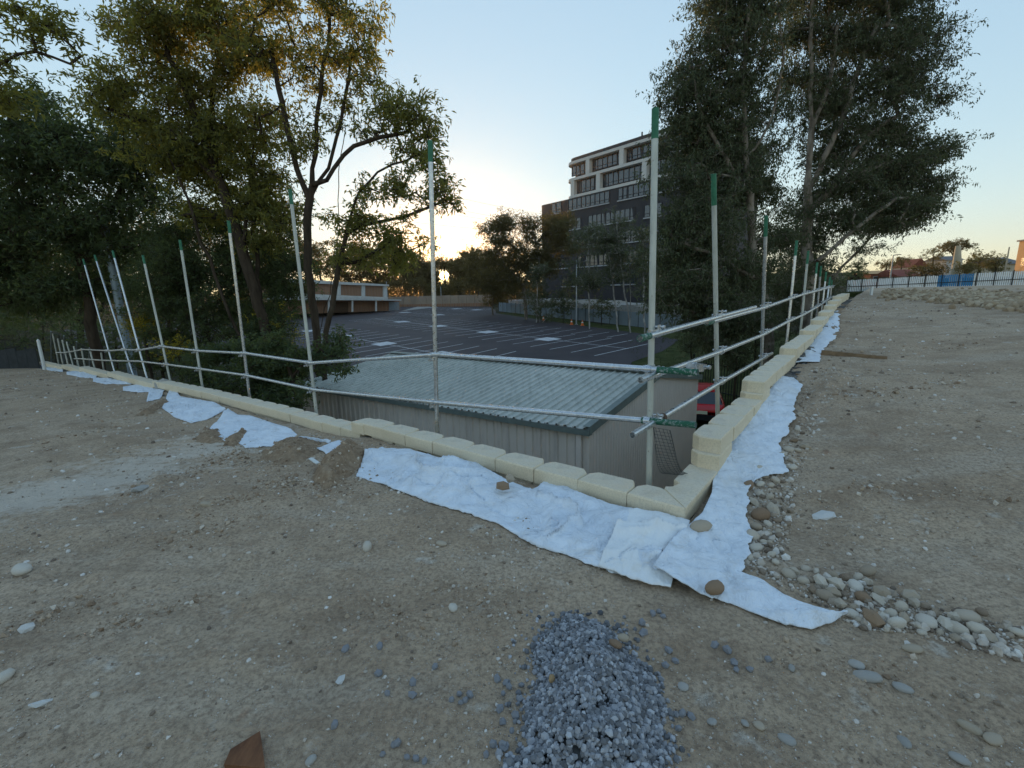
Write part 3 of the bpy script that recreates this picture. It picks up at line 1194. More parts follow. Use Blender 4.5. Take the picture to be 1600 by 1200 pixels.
def fabric(inner, outer, label, n=80, m=22, hin=.03, lump=.03, seed=1, mat='fabric', jag=.012, base=.012):
    I = resample(inner, n); Q = resample(outer, n)
    Pi = ground_pts(I, hin); Po = ground_pts(Q, base)
    r = np.random.default_rng(seed)
    V = np.zeros((n, m, 3))
    s_ = np.cumsum(np.r_[0, np.linalg.norm(np.diff(Po, axis=0), axis=1)])
    jit = jag * fbm(s_ * 6, s_ * 0, octv=4, seed=seed, gain=.65)
    for j in range(m):
        v = j / (m - 1)
        P = Pi * (1 - v) + Po * v
        dirv = (Po - Pi); dirv[:, 2] = 0
        L = np.linalg.norm(dirv, axis=1, keepdims=True) + 1e-6
        P = P + dirv / L * (jit[:, None] * v)
        a_, b_ = AB(P)
        g = pad_z(a_, b_)
        x, y = P[:, 0], P[:, 1]
        bell = np.sin(np.pi * min(max(v, 0), 1)) ** .7
        w = fbm(x * 2.6, y * 2.6, octv=3, seed=seed + 50)
        rid = 1 - np.abs(fbm(x * 2.4 + 7, y * 2.4, octv=2, seed=seed + 80))
        fine = fbm(x * 14, y * 14, octv=3, seed=seed + 90)
        fold = 1 - np.abs(fbm(x * 1.7 + 3 + .5 * w, y * 1.7 - 4, octv=2, seed=seed + 120))
        crease = np.clip(1 - np.abs(fbm(x * 2.3 - 9 + .6 * w, y * 2.3 + 5 - .5 * w, octv=2, seed=seed + 160)) * 1.15, 0, 1) ** 10
        z = g + hin * (1 - v) ** 1.5 + base * (v) + bell * lump * (.5 * w + .5 * rid ** 3 + .32) + .004 * fine + (.15 + .85 * bell) * lump * (.75 * np.clip(fold, 0, 1) ** 8 - .45 * crease)
        V[:, j] = np.stack([x, y, np.maximum(z, g + .004)], -1)
    # curled lower lip, a few millimetres of cloth showing its edge
    idx = np.arange(n * m).reshape(n, m)
    F = np.stack([idx[:-1, :-1], idx[1:, :-1], idx[1:, 1:], idx[:-1, 1:]], -1).reshape(-1, 4)
    V = V.reshape(-1, 3)
    e = np.cross(V[F[0][1]] - V[F[0][0]], V[F[0][3]] - V[F[0][0]])
    if e[2] < 0: F = F[:, ::-1]
    me = raw_mesh('geotextile_sheet', V, F, M[mat], True)
    o = solo('geotextile_sheet', me, None, label, 'fabric sheet', None)
    md = o.modifiers.new('thick', 'SOLIDIFY'); md.thickness = .006; md.offset = -1
    return o


fabric([(572, 704), (600, 700), (640, 701), (680, 713), (712, 717), (745, 722), (775, 742), (800, 752), (832, 766), (850, 752), (880, 757), (910, 772), (950, 786), (1000, 797), (1052, 806)],
       [(556, 743), (590, 753), (630, 769), (680, 788), (730, 801), (780, 819), (820, 843), (860, 859), (900, 871), (940, 887), (975, 898), (1000, 906), (1026, 907)],
       'big rumpled dirty white fabric sheet along the foot of the near left coping', 240, 60, .05, .085, 3)
fabric([(985, 794), (1020, 799), (1045, 803), (1078, 812)], [(935, 884), (985, 903), (1015, 911), (1048, 918)],
       'cream stained fabric tuck folded under the white sheet at the wall corner', 90, 44, .085, .075, 8, 'fabric_old', .012, .03)
fabric([(1020, 884), (1050, 840), (1080, 816), (1098, 800), (1112, 770), (1114, 750), (1132, 702), (1152, 668), (1168, 644), (1188, 626), (1208, 602), (1211, 587)],
       [(1112, 934), (1145, 914), (1162, 880), (1174, 842), (1171, 800), (1166, 768), (1184, 746), (1227, 736), (1221, 692), (1244, 656), (1240, 628), (1254, 602), (1240, 590)][:13],
       'clean bluish white fabric sheet running up beside the right coping from the corner', 240, 44, .095, .03, 12, 'fabric', .02, .035)
fabric([(1108, 912), (1150, 890), (1190, 905), (1225, 928), (1270, 946), (1305, 957), (1324, 957)],
       [(1108, 933), (1150, 947), (1190, 963), (1230, 976), (1270, 981), (1300, 972), (1324, 959)],
       'pointed white fabric tail lying on the dirt toward the cobbles', 100, 30, .035, .03, 17, 'fabric', .006, .015)
fabric([(1243, 566), (1262, 535), (1285, 506), (1302, 485)], [(1280, 565), (1286, 546), (1311, 519), (1311, 486)],
       'white fabric strip beside the right coping just past the timber batten', 50, 14, .03, .03, 21, 'fabric', .04, .015)
fabric([(1305, 480), (1312, 471), (1318, 465)], [(1314, 480), (1320, 472), (1323, 466)],
       'small white fabric scrap at the far end of the right coping', 20, 8, .03, .03, 22, 'fabric', .05)
fabric([(516, 692), (530, 688), (555, 702)], [(496, 700), (512, 713), (553, 705)],
       'small white fabric patch between two brown dirt heaps', 30, 12, .03, .02, 25, 'fabric', .012)
fabric([(356, 638), (372, 648), (388, 648), (416, 657), (455, 670), (468, 683), (517, 687)], [(326, 672), (350, 688), (372, 692), (384, 699), (427, 697), (464, 688), (515, 691)],
       'white fabric sheet beside the left coping with a dirt tongue across it', 90, 22, .04, .04, 27, 'fabric', .02)
fabric([(268, 602), (282, 619), (312, 624), (335, 628), (353, 639)], [(253, 637), (273, 652), (298, 660), (322, 656), (350, 642)],
       'white fabric sheet beside the left coping in front of the grey boulder', 70, 18, .04, .035, 30, 'fabric', .02)
for i, (inn, out, lab) in enumerate([
        ([(236, 604), (262, 602)], [(229, 627), (250, 623)], 'short white fabric flap just left of the grey boulder'),
        ([(193, 604), (215, 600), (240, 606)], [(192, 610), (215, 613), (240, 612)], 'white fabric scrap second along the coping left of the boulder'),
        ([(146, 590), (180, 590), (210, 596)], [(145, 596), (165, 600), (208, 600)], 'white fabric scrap where the coping makes its third step down'),
        ([(104, 581), (125, 577), (152, 585)], [(104, 585), (125, 589), (150, 591)], 'white fabric scrap among the last coping blocks on the left'),
        ([(64, 569), (85, 573), (99, 576)], [(65, 575), (80, 579), (98, 580)], 'white fabric scrap at the far left end of the coping')]):
    fabric(inn, out, lab, 34, 12, .03, .035, 40 + i, 'fabric', .05)

# ================================================================== stones, gravel, dirt heaps
def ico(sub=1):
    bm = bmesh.new(); bmesh.ops.create_icosphere(bm, subdivisions=sub, radius=1)
    v = np.array([q.co[:] for q in bm.verts]); f = np.array([[q.index for q in p.verts] for p in bm.faces]); bm.free()
    return v, f


ICO1, ICO2 = ico(1), ico(2)


def rock_verts(kind, r, seed):
    v, f = (ICO2 if kind == 'round' else ICO1)
    if kind == 'round':
        n = 1 + .13 * fbm(v[:, 0] * 1.1 + seed, v[:, 1] * 1.1, v[:, 2] * 1.1, octv=2, seed=seed)
        return v * n[:, None], f
    n = 1 + .32 * fbm(v[:, 0] * 1.3 + seed * 3.1, v[:, 1] * 1.3, v[:, 2] * 1.3, octv=2, seed=seed)
    return v * n[:, None], f


ROUND = [raw_mesh('cobble', *rock_verts('round', 1, s), M['cobble'], True) for s in range(5)]
ANG = [raw_mesh('stone', *rock_verts('ang', 1, s + 40), M['site_grit'], False) for s in range(5)]


def rot(rx, ry, rz):
    return np.array(Matrix.Rotation(rz, 3, 'Z') @ Matrix.Rotation(ry, 3, 'Y') @ Matrix.Rotation(rx, 3, 'X'))


def scatter_mesh(name, P, size, flat, kind, mat, sink=.35, seed=0, tilt=.5):
    """many small stones in one mesh"""
    r = np.random.default_rng(seed)
    if kind == 'chip':
        ov = np.array([(1, 0, 0), (-1, 0, 0), (0, 1, 0), (0, -1, 0), (0, 0, 1), (0, 0, -1)], float)
        of = np.array([(0, 2, 4), (2, 1, 4), (1, 3, 4), (3, 0, 4), (2, 0, 5), (1, 2, 5), (3, 1, 5), (0, 3, 5)])
        protos = [(ov * r.uniform(.7, 1.15, (6, 1)) + r.uniform(-.2, .2, (6, 3)), of) for _ in range(8)]
    else:
        protos = [rock_verts('ang' if kind == 'ang' else 'round1', 1, 100 + s) for s in range(8)]
    N = len(P); nv = len(protos[0][0]); f0 = protos[0][1]
    V = np.empty((N, nv, 3), np.float32)
    ch = r.integers(0, 8, N)
    for i in range(N):
        v = protos[ch[i]][0] * np.array([1, r.uniform(.65, .95), flat * r.uniform(.8, 1.2)]) * size[i]
        Rm = rot(r.normal(0, tilt), r.normal(0, tilt), r.uniform(0, 6.28))
        v = v @ Rm.T
        V[i] = v + P[i] + np.array([0, 0, size[i] * flat * (1 - 2 * sink)])
    F = (f0[None] + (np.arange(N) * nv)[:, None, None]).reshape(-1, 3)
    return raw_mesh(name, V.reshape(-1, 3), F, mat, kind not in ('ang', 'chip'))


def ground_xy(x, y):
    a_ = (x - CC[0]) * DL[0] + (y - CC[1]) * DL[1]; b_ = (x - CC[0]) * DR[0] + (y - CC[1]) * DR[1]
    return a_, b_, pad_z(a_, b_)


q = NT('dirt_clod')
q.color(q.ramp(q.island(), [(0, (.22, .155, .105)), (.5, (.36, .27, .19)), (.85, (.48, .38, .28)), (1, (.62, .56, .47))])).set(.95, 0, .1)
M['clod'] = q.m
# gravel heap of blue metal
def heap():
    poly = np.array([(886, 953), (905, 957), (945, 972), (965, 985), (975, 1002), (1000, 1025), (1020, 1050), (1038, 1085), (1030, 1120), (1036, 1160), (1050, 1215),
                     (775, 1230), (790, 1190), (826, 1165), (820, 1120), (822, 1090), (840, 1065), (838, 1030), (835, 1010), (850, 985), (872, 972)], float)
    P3 = np.array([on_z(x, y, .03) for x, y in poly])[:, :2]
    from_poly = P3
    c = from_poly.mean(0)
    lo, hi = from_poly.min(0) - .03, from_poly.max(0) + .03

    def inside(q):
        x, y = q[:, 0], q[:, 1]
        res = np.zeros(len(q), bool); dist = np.full(len(q), 9.0)
        n = len(from_poly)
        for i in range(n):
            p, s = from_poly[i], from_poly[(i + 1) % n]
            cond = ((p[1] > y) != (s[1] > y)) & (x < (s[0] - p[0]) * (y - p[1]) / (s[1] - p[1] + 1e-12) + p[0])
            res ^= cond
            d = s - p; t = np.clip(((q - p) @ d) / (d @ d), 0, 1)
            dist = np.minimum(dist, np.linalg.norm(q - p - t[:, None] * d, axis=1))
        return np.where(res, dist, -dist)

    def height(q, d):
        return np.clip(d, 0, .25) ** .9 * .34 * (1 + .35 * fbm(q[:, 0] * 6, q[:, 1] * 6, octv=3, seed=77)) - .004
    # bed so that no soil shows between the stones
    gx = np.arange(lo[0], hi[0], .015); gy = np.arange(lo[1], hi[1], .015)
    xx, yy = np.meshgrid(gx, gy, indexing='ij')
    q = np.stack([xx.ravel(), yy.ravel()], -1)
    d = inside(q)
    hz = height(q, d)
    n, m = xx.shape
    zz = ground_xy(q[:, 0], q[:, 1])[2] + hz - .016
    ok = (d > .006).reshape(n, m)
    idx = np.arange(n * m).reshape(n, m)
    keep = ok[:-1, :-1] & ok[1:, 1:] & ok[1:, :-1] & ok[:-1, 1:]
    F = np.stack([idx[:-1, :-1], idx[1:, :-1], idx[1:, 1:], idx[:-1, 1:]], -1)[keep]
    V = np.stack([q[:, 0], q[:, 1], zz], -1)
    r = np.random.default_rng(5)
    N = 8600
    qq = r.uniform(lo, hi, (N, 2))
    dd = inside(qq)
    keep2 = (dd > 0) | (r.uniform(size=N) < .30 * np.exp(dd / .035))
    qq, dd = qq[keep2], dd[keep2]
    hh = np.where(dd > 0, height(qq, dd), 0)
    z = ground_xy(qq[:, 0], qq[:, 1])[2] + hh
    size = r.uniform(.006, .0155, len(qq)) * (1 + .35 * (r.uniform(size=len(qq)) > .9))
    P = np.stack([qq[:, 0], qq[:, 1], z], -1)
    me = scatter_mesh('gravel_heap', P, size, .75, 'ang', M['blue_metal'], .3, 6, .9)
    o = put('gravel_heap', me)
    tag(o, 'small heap of blue grey crushed gravel on the dirt at the bottom of the picture', 'gravel heap', None, 'stuff')
    bed = raw_mesh('gravel_bed', V, F, M['drain'], True)
    b_ = put('gravel_bed', bed, o); b_['kind'] = 'stuff'


heap()


# small stones half sunk in the site surface, denser near the camera
def grit():
    r = np.random.default_rng(11)
    N = 150000
    d = 1.25 * np.exp(r.uniform(0, 1, N) ** .9 * math.log(30 / 1.25))
    az = r.uniform(-1.05, 1.05, N)
    x, y = d * np.sin(az), d * np.cos(az)
    dens = fbm(x * .9, y * .9, octv=4, seed=31) + .5 * fbm(x * .25, y * .25, octv=2, seed=33)
    clus = fbm(x * 4.5, y * 4.5, octv=3, seed=35)
    a_, b_, z = ground_xy(x, y)
    near_wall = np.exp(-np.clip(np.minimum(np.where(a_ > 0, -b_, 99), np.where(b_ > 0, -a_, 99)) - .5, 0, 99) / .8)
    keep = (r.uniform(size=N) < .10 + .55 * np.clip(dens + .1, 0, 1) + .55 * np.clip(clus - .15, 0, 1) + .45 * near_wall) & ~((a_ > -.02) & (b_ > -.02))
    x, y, z, d = x[keep], y[keep], z[keep], d[keep]
    size = (.0018 + .0026 * r.pareto(2.4, len(x))) * np.clip(.7 + d / 6, .8, 3.4)
    size = np.clip(size, .0018, np.clip(.005 + .0035 * d, .008, .034))
    P = np.stack([x, y, z], -1)
    small = size < .011
    me = scatter_mesh('site_grit', P[small], size[small], .65, 'chip', M['site_grit'], .38, 12)
    tag(put('site_grit', me), 'fine grit pressed into the grey brown site ground', 'grit', None, 'stuff')
    me = scatter_mesh('site_gravel', P[~small], size[~small], .6, 'ang', M['site_grit'], .40, 13)
    tag(put('site_gravel', me), 'small stones pressed into the grey brown site ground', 'gravel', None, 'stuff')


grit()


def rock_thing(name, px, py, rx, label, cat, mat, group=None, flat=.55, asp=.7, kind='round', rz=None, seed=None, z=None, sink=.3, tilt=.15):
    """px, py is where the stone sits; rx its half length in photo pixels"""
    sd = int(px * 7 + py) if seed is None else seed
    r = np.random.default_rng(sd)
    P = ground_pt(px, py) if z is None else on_z(px, py, z)
    dist = np.linalg.norm(P - O3)
    R_ = rx * dist / FPX * .98
    src = (ROUND if kind == 'round' else ANG)[sd % 5]
    o = bpy.data.objects.new(name, src)
    COL.objects.link(o)
    sx, sy, sz = R_, R_ * asp, R_ * flat
    o.location = (P[0], P[1], P[2] + sz * (1 - 2 * sink))
    o.rotation_euler = (r.normal(0, tilt), r.normal(0, tilt), r.uniform(0, 3.14) if rz is None else rz)
    o.scale = (sx, sy, sz)
    tag(o, label, cat, group)
    if mat is not None:
        if not o.material_slots:
            return o
        o.material_slots[0].link = 'OBJECT'
        o.material_slots[0].material = M[mat]
    return o


rock_thing('stone', 574, 857, 9, 'pale egg-shaped stone lying alone between the dirt heaps and the gravel', 'stone', 'pale_stone', flat=.8)
rock_thing('stone', 708, 951, 8, 'cream oval pebble alone on the dirt above left of the gravel heap', 'stone', 'pale_stone', asp=.75)
rock_thing('stone', 35, 893, 11, 'pale rounded stone at the left edge of the dirt', 'stone', 'pale_stone')
rock_thing('stone', 4, 1062, 10, 'pale stone cut by the left edge of the picture', 'stone', 'pale_stone')
rock_thing('stone', 43, 984, 8, 'small white stone on a rusty dirt streak at the lower left', 'stone', 'white_stone', kind='ang')
rock_thing('stone', 66, 1101, 14, 'long white chip split in two at the lower left', 'stone', 'white_stone', kind='ang', asp=.35, flat=.25)
rock_thing('stone', 149, 1088, 6, 'small pale pebble right of the split white chip', 'stone', 'pale_stone')
rock_thing('stone', 1288, 808, 17, 'flat white stone on the right dirt beyond the cobbles', 'stone', 'white_stone', kind='ang', flat=.25, asp=.6, rz=.2)
rock_thing('stone', 1355, 1059, 15, 'largest flat oval pebble on the right dirt with a smaller one touching it', 'stone', 'grey_stone', flat=.35, asp=.6, rz=-.4)
rock_thing('stone', 1338, 1040, 9, 'smaller pebble touching the largest oval pebble', 'stone', 'grey_stone', flat=.4, asp=.75)
rock_thing('stone', 1410, 1077, 10, 'smooth oval pebble right of the touching pair', 'stone', 'grey_stone', flat=.4, asp=.6, rz=-.6)
rock_thing('stone', 1425, 1015, 10, 'oval pebble on pale dirt just below the cobbles', 'stone', 'tan_stone', flat=.35, asp=.6, rz=-.4)
rock_thing('stone', 1229, 1157, 10, 'blue grey oval pebble right of the gravel at the bottom edge', 'stone', 'grey_stone', flat=.4, asp=.65, rz=-.6)
rock_thing('stone', 1186, 1135, 7, 'tan oval pebble right of the gravel, one of a spaced pair', 'stone', 'tan_stone', flat=.45, asp=.75)
rock_thing('stone', 1164, 1131, 6, 'grey oval pebble right of the gravel, next to a tan one', 'stone', 'grey_stone', flat=.45, asp=.8)
rock_thing('stone', 1112, 1129, 7, 'round grey pebble two hand spans right of the gravel edge', 'stone', 'grey_stone', flat=.45, asp=.85)
rock_thing('stone', 1067, 1074, 7, 'round pale grey pebble against the right side of the gravel', 'stone', 'grey_stone', flat=.5, asp=.95)
rock_thing('stone', 1515, 1139, 11, 'narrow tan pebble near the lower right corner', 'stone', 'tan_stone', flat=.4, asp=.5, rz=-.8)
rock_thing('stone', 1551, 1156, 9, 'pale pebble below right of the narrow tan one', 'stone', 'tan_stone', flat=.4, asp=.7)
rock_thing('stone', 1413, 1161, 8, 'blue grey pebble alone near the bottom edge on the right', 'stone', 'grey_stone', flat=.4, asp=.65)
rock_thing('stone', 1499, 1187, 9, 'grey pebble at the bottom edge near the right corner', 'stone', 'grey_stone', flat=.4, asp=.65)
rock_thing('stone', 1237, 1045, 7, 'dark grey pebble above the blue grey oval one', 'stone', 'grey_stone', flat=.45, asp=.6)
rock_thing('stone', 962, 1008, 10, 'dark brown smooth stone on the upper right of the gravel', 'stone', 'brown_stone', flat=.5, z=.09)
rock_thing('stone', 974, 998, 9, 'tan stone behind the dark brown one on the gravel', 'stone', 'tan_stone', flat=.5, z=.07)
rock_thing('stone', 862, 1062, 6, 'orange pebble on the left flank of the gravel', 'stone', 'orange_stone', flat=.8, z=.06)
rock_thing('stone', 1095, 826, 17, 'smooth oval tan stone weighing down the fabric at the wall corner', 'stone', 'tan_stone', flat=.42, asp=.6, rz=.15, z=.075, sink=.2)
rock_thing('stone', 1116, 923, 14, 'flat brown stone on the lower edge of the fabric', 'stone', 'brown_stone', flat=.6, asp=.75, rz=.3, z=.045, sink=.2)
rock_thing('stone', 786, 764, 11, 'broken brown block on the rumpled fabric by the coping, dark end', 'stone', 'brown_stone', kind='ang', flat=.7, asp=.8, z=.10, sink=.15)
rock_thing('stone', 797, 753, 10, 'broken tan stone behind the brown block on the fabric', 'stone', 'tan_stone', kind='ang', flat=.7, asp=.8, z=.11, sink=.15)
rock_thing('boulder', 258, 608, 11, 'grey boulder standing against the left coping between two fabric sheets', 'boulder', 'grey_stone', kind='ang', flat=.95, asp=.8)
rock_thing('stone', 532, 1064, 8, 'pale rough stone chip in the middle of the foreground dirt', 'stone', 'white_stone', kind='ang', flat=.4)
rock_thing('stone', 486, 1190, 7, 'blue grey pebble beside the rusty board', 'stone', 'grey_stone', flat=.6)
rock_thing('stone', 690, 850, 10, 'flat pale stone half sunk below the rumpled fabric edge', 'stone', 'tan_stone', flat=.3, asp=.5)
rock_thing('stone', 322, 790, 8, 'tan stone among the clods left of centre', 'stone', 'tan_stone', kind='ang')
rock_thing('stone', 225, 765, 13, 'flat grey slab of stone at the foot of the left clods', 'stone', 'grey_stone', kind='ang', flat=.3, asp=.5)
# blue gravel stones thrown clear of the heap
lg = 'loose gravel stones around the heap'
for (x, y) in [(594, 1003 + 8), (540, 1016), (523, 1134), (605, 1085), (645, 1088), (645, 1068), (591, 1055), (680, 1043), (620, 1164), (615, 1166), (598, 1180), (636, 1184), (650, 1186), (664, 1191),
               (718, 1086), (726, 1096), (720, 1099), (734, 1087), (706, 1095), (777, 1062), (786, 1085), (790, 1068), (781, 1110), (795, 1075), (1045, 1018), (1040, 1042), (1055, 1034), (1030, 957), (1020, 960), (1036, 964),
               (1117, 1010), (1136, 1018), (1147, 1038), (1150, 1048), (1172, 1048), (1200, 1032), (1056, 1118), (1080, 1121), (1066, 1117), (1060, 1140), (1003, 975), (1005, 990), (760, 1180), (770, 1165), (805, 1120), (800, 1144), (786, 1130)]:
    o = rock_thing('gravel_stone', x, y, rng.uniform(4.5, 7), 'blue grey crushed stone lying loose on the dirt near the gravel heap', 'gravel stone', 'blue_metal', lg, flat=.75, asp=.8, kind='ang', tilt=.6)
# cobbles
cg = 'cobbles strewn along the edge of the white fabric'
CP = [(1168, 762, 11), (1190, 776, 9), (1178, 788, 11), (1202, 778, 7), (1176, 804, 7), (1188, 808, 16), (1208, 800, 14), (1180, 826, 12), (1176, 840, 12), (1197, 836, 9), (1200, 850, 8),
      (1180, 858, 12), (1194, 848, 7), (1170, 872, 10), (1232, 704, 9), (1224, 712, 8), (1258, 700, 9), (1238, 732, 8), (1212, 752, 8), (1185, 735, 10), (1232, 900, 12), (1240, 895, 10), (1255, 910, 9), (1282, 912, 12), (1270, 925, 8), (1300, 930, 12), (1305, 915, 14),
      (1288, 934, 13), (1312, 948, 13), (1336, 920, 13), (1334, 952, 8), (1348, 938, 12), (1355, 895, 11), (1378, 930, 14), (1372, 940, 12), (1332, 962, 11), (1342, 970, 8), (1364, 975, 17), (1400, 978, 16),
      (1385, 985, 7), (1379, 967, 10), (1392, 962, 9), (1412, 968, 9), (1436, 980, 8), (1447, 975, 16), (1440, 990, 7), (1468, 990, 6), (1492, 1000, 9), (1500, 1003, 6), (1478, 978, 14), (1493, 968, 10),
      (1510, 968, 16), (1495, 988, 13), (1530, 990, 14), (1545, 1002, 12), (1420, 935, 12), (1428, 945, 9), (1576, 985, 8), (1590, 990, 9), (1534, 958, 7), (1460, 960, 8), (1408, 950, 9), (1355, 912, 8), (1340, 905, 8), (1320, 905, 9), (1300, 900, 9), (1275, 895, 7),
      (1258, 890, 8), (1212, 880, 8), (1228, 868, 7), (1205, 868, 7), (1216, 832, 7), (1214, 815, 8), (1200, 820, 8), (1240, 690, 7), (1246, 672, 6), (1250, 650, 6), (1236, 720, 6), (1246, 705, 6), (1195, 745, 7), (1188, 758, 8), (1205, 760, 6)]
used = set()
SPECIAL = {(1168, 762): ('brown cobble at the head of the pile where the fabric narrows', 'brown_stone'), (1188, 808): ('largest brown cobble beside the fabric edge near the corner', 'brown_stone'),
           (1364, 975): ('largest brown oval cobble past the tip of the fabric tail', 'brown_stone'), (1400, 978): ('big pale oval cobble right of the brown one past the fabric tail', 'pale_stone'),
           (1336, 920): ('round pale cobble at the upper side of the cobble heap', 'pale_stone'), (1332, 962): ('pale squarish cobble touching the tip of the fabric tail', 'pale_stone'),
           (1447, 975): ('long narrow pale cobble in the outer cobble row', 'pale_stone'), (1348, 938): ('dark brown rounded cobble in the middle of the cobble heap', 'brown_stone')}
for (x, y, r_) in CP:
    lab, mt = SPECIAL.get((x, y), ('rounded river cobble strewn beside the edge of the white fabric', 'cobble'))
    rock_thing('cobble', x, y, r_ * .84, lab, 'cobble', mt, cg if (x, y) not in SPECIAL else None, flat=rng.uniform(.5, .75), asp=rng.uniform(.6, .85), kind='round' if rng.uniform() < .6 else 'ang', sink=.26, tilt=.3)


# small stones filling between cobbles and along the right hand fabric edge
def cobble_fill():
    r = np.random.default_rng(19)
    polys = [[(1160, 860), (1215, 900), (1330, 905), (1450, 945), (1600, 985), (1600, 1035), (1500, 1010), (1430, 990), (1340, 985), (1280, 945), (1220, 915), (1165, 890)],
             [(1172, 740), (1230, 690), (1245, 640), (1262, 600), (1290, 620), (1265, 700), (1240, 780), (1230, 880), (1160, 880), (1178, 810)]]
    P = []; S = []
    for pl in polys:
        pl = np.array(pl, float)
        lo, hi = pl.min(0), pl.max(0)
        q = r.uniform(lo, hi, (5200, 2))
        ins = np.zeros(len(q), bool)
        for i in range(len(pl)):
            p, s = pl[i], pl[(i + 1) % len(pl)]
            ins ^= ((p[1] > q[:, 1]) != (s[1] > q[:, 1])) & (q[:, 0] < (s[0] - p[0]) * (q[:, 1] - p[1]) / (s[1] - p[1] + 1e-9) + p[0])
        q = q[ins][:1100]
        for g_ in ground_pts(q):
            P.append(g_); S.append(min(.032, .006 + .006 * r.pareto(2.2)))
    me = scatter_mesh('rubble', np.array(P), np.array(S), .65, 'ang', M['site_grit'], .3, 20, .6)
    tag(put('rubble', me), 'small stones packed between the cobbles along the right fabric edge', 'rubble', None, 'stuff')


cobble_fill()


def track_clods():
    r = np.random.default_rng(23)
    P, S = [], []
    for (x0, y0, x1, y1, w, n) in [(205, 775, 420, 690, 9, 500), (300, 800, 470, 750, 12, 420), (225, 640, 420, 585, 6, 260), (330, 700, 520, 770, 14, 500), (420, 760, 560, 760, 16, 420), (60, 700, 240, 640, 8, 220), (250, 850, 420, 800, 12, 260), (0, 985, 180, 930, 14, 240),
                                  (120, 1000, 330, 930, 10, 260), (1300, 620, 1500, 600, 10, 260), (1330, 760, 1600, 780, 12, 300), (1300, 560, 1560, 530, 8, 200), (660, 900, 800, 960, 24, 420), (560, 930, 700, 1000, 22, 260), (1180, 1020, 1420, 1060, 20, 200)]:
        t = r.uniform(0, 1, n)
        pxs = np.stack([x0 + (x1 - x0) * t + r.normal(0, w, n), y0 + (y1 - y0) * t + r.normal(0, w * .6, n)], -1)
        for g_ in ground_pts(pxs):
            a_, b_ = AB(g_)
            if a_ > -.05 and b_ > -.05: continue
            P.append(g_); S.append(min(.022, .003 + .0035 * r.pareto(2.1)) * min(1.8, .6 + np.linalg.norm(g_) / 6))
    P, S = np.array(P), np.array(S)
    me = scatter_mesh('soil_clods', P, S, .7, 'chip', M['clod'], .35, 24, .6)
    tag(put('soil_clods', me), 'crumbly soil clods churned up along the machine tracks', 'soil clods', None, 'stuff')


track_clods()


# crumbly dirt heaps by the left fabric
def mound(px, label, h=.14, seed=0, mat='dirt', nst=260):
    px = np.array(px, float)
    P3 = np.array([ground_pt(x, y) for x, y in px])[:, :2]
    P3 = P3.mean(0) + (P3 - P3.mean(0)) * 1.14
    lo, hi = P3.min(0), P3.max(0)
    st = max((hi - lo).max() / 70, .012)
    gx = np.arange(lo[0] - st * 2, hi[0] + st * 2, st); gy = np.arange(lo[1] - st * 2, hi[1] + st * 2, st)
    xx, yy = np.meshgrid(gx, gy, indexing='ij')
    q = np.stack([xx.ravel(), yy.ravel()], -1)

    def sd(q):
        res = np.zeros(len(q), bool); dist = np.full(len(q), 9.0)
        for i in range(len(P3)):
            p, s = P3[i], P3[(i + 1) % len(P3)]
            res ^= ((p[1] > q[:, 1]) != (s[1] > q[:, 1])) & (q[:, 0] < (s[0] - p[0]) * (q[:, 1] - p[1]) / (s[1] - p[1] + 1e-12) + p[0])
            d = s - p; t = np.clip(((q - p) @ d) / (d @ d), 0, 1)
            dist = np.minimum(dist, np.linalg.norm(q - p - t[:, None] * d, axis=1))
        return np.where(res, dist, -dist)

    d = sd(q)
    wmax = max(d.max(), .05)
    u_ = np.clip(d / wmax + .18 * fbm(q[:, 0] * 5, q[:, 1] * 5, octv=3, seed=seed), 0, 1)
    hh = h * .85 * (u_ * u_ * (3 - 2 * u_))
    hh = hh + .012 * fbm(q[:, 0] * 18, q[:, 1] * 18, octv=4, seed=seed + 5, gain=.65) * np.clip(d / wmax * 2, 0, 1)
    z = ground_xy(q[:, 0], q[:, 1])[2] + hh - .006
    n, m = xx.shape
    ok = (d > -st * .8).reshape(n, m); idx = np.arange(n * m).reshape(n, m)
    keep = ok[:-1, :-1] & ok[1:, 1:] & ok[1:, :-1] & ok[:-1, 1:]
    F = np.stack([idx[:-1, :-1], idx[1:, :-1], idx[1:, 1:], idx[:-1, 1:]], -1)[keep]
    V = np.stack([q[:, 0], q[:, 1], z], -1)
    usedv = np.zeros(len(V), bool); usedv[F.ravel()] = True; rm = np.cumsum(usedv) - 1
    o = solo('dirt_heap', raw_mesh('dirt_heap', V[usedv], rm[F], M[mat], True), None, label, 'dirt heap')
    r = np.random.default_rng(seed)
    ins = np.where(d > -.05)[0]
    pick = r.choice(ins, min(nst, len(ins)), replace=False)
    P = V[pick] + r.uniform(-.01, .01, (len(pick), 3)) * [1, 1, 0]
    S = np.clip(.005 + .005 * r.pareto(2.3, len(pick)), .004, .03)
    me = scatter_mesh('clods', P, S, .75, 'ang', M['site_grit'] if mat != 'dirt' else M['clod'], .35, seed, .7)
    part('clods', me, None, o, kind='stuff')
    o.children[0].location = -Vector(o.location)


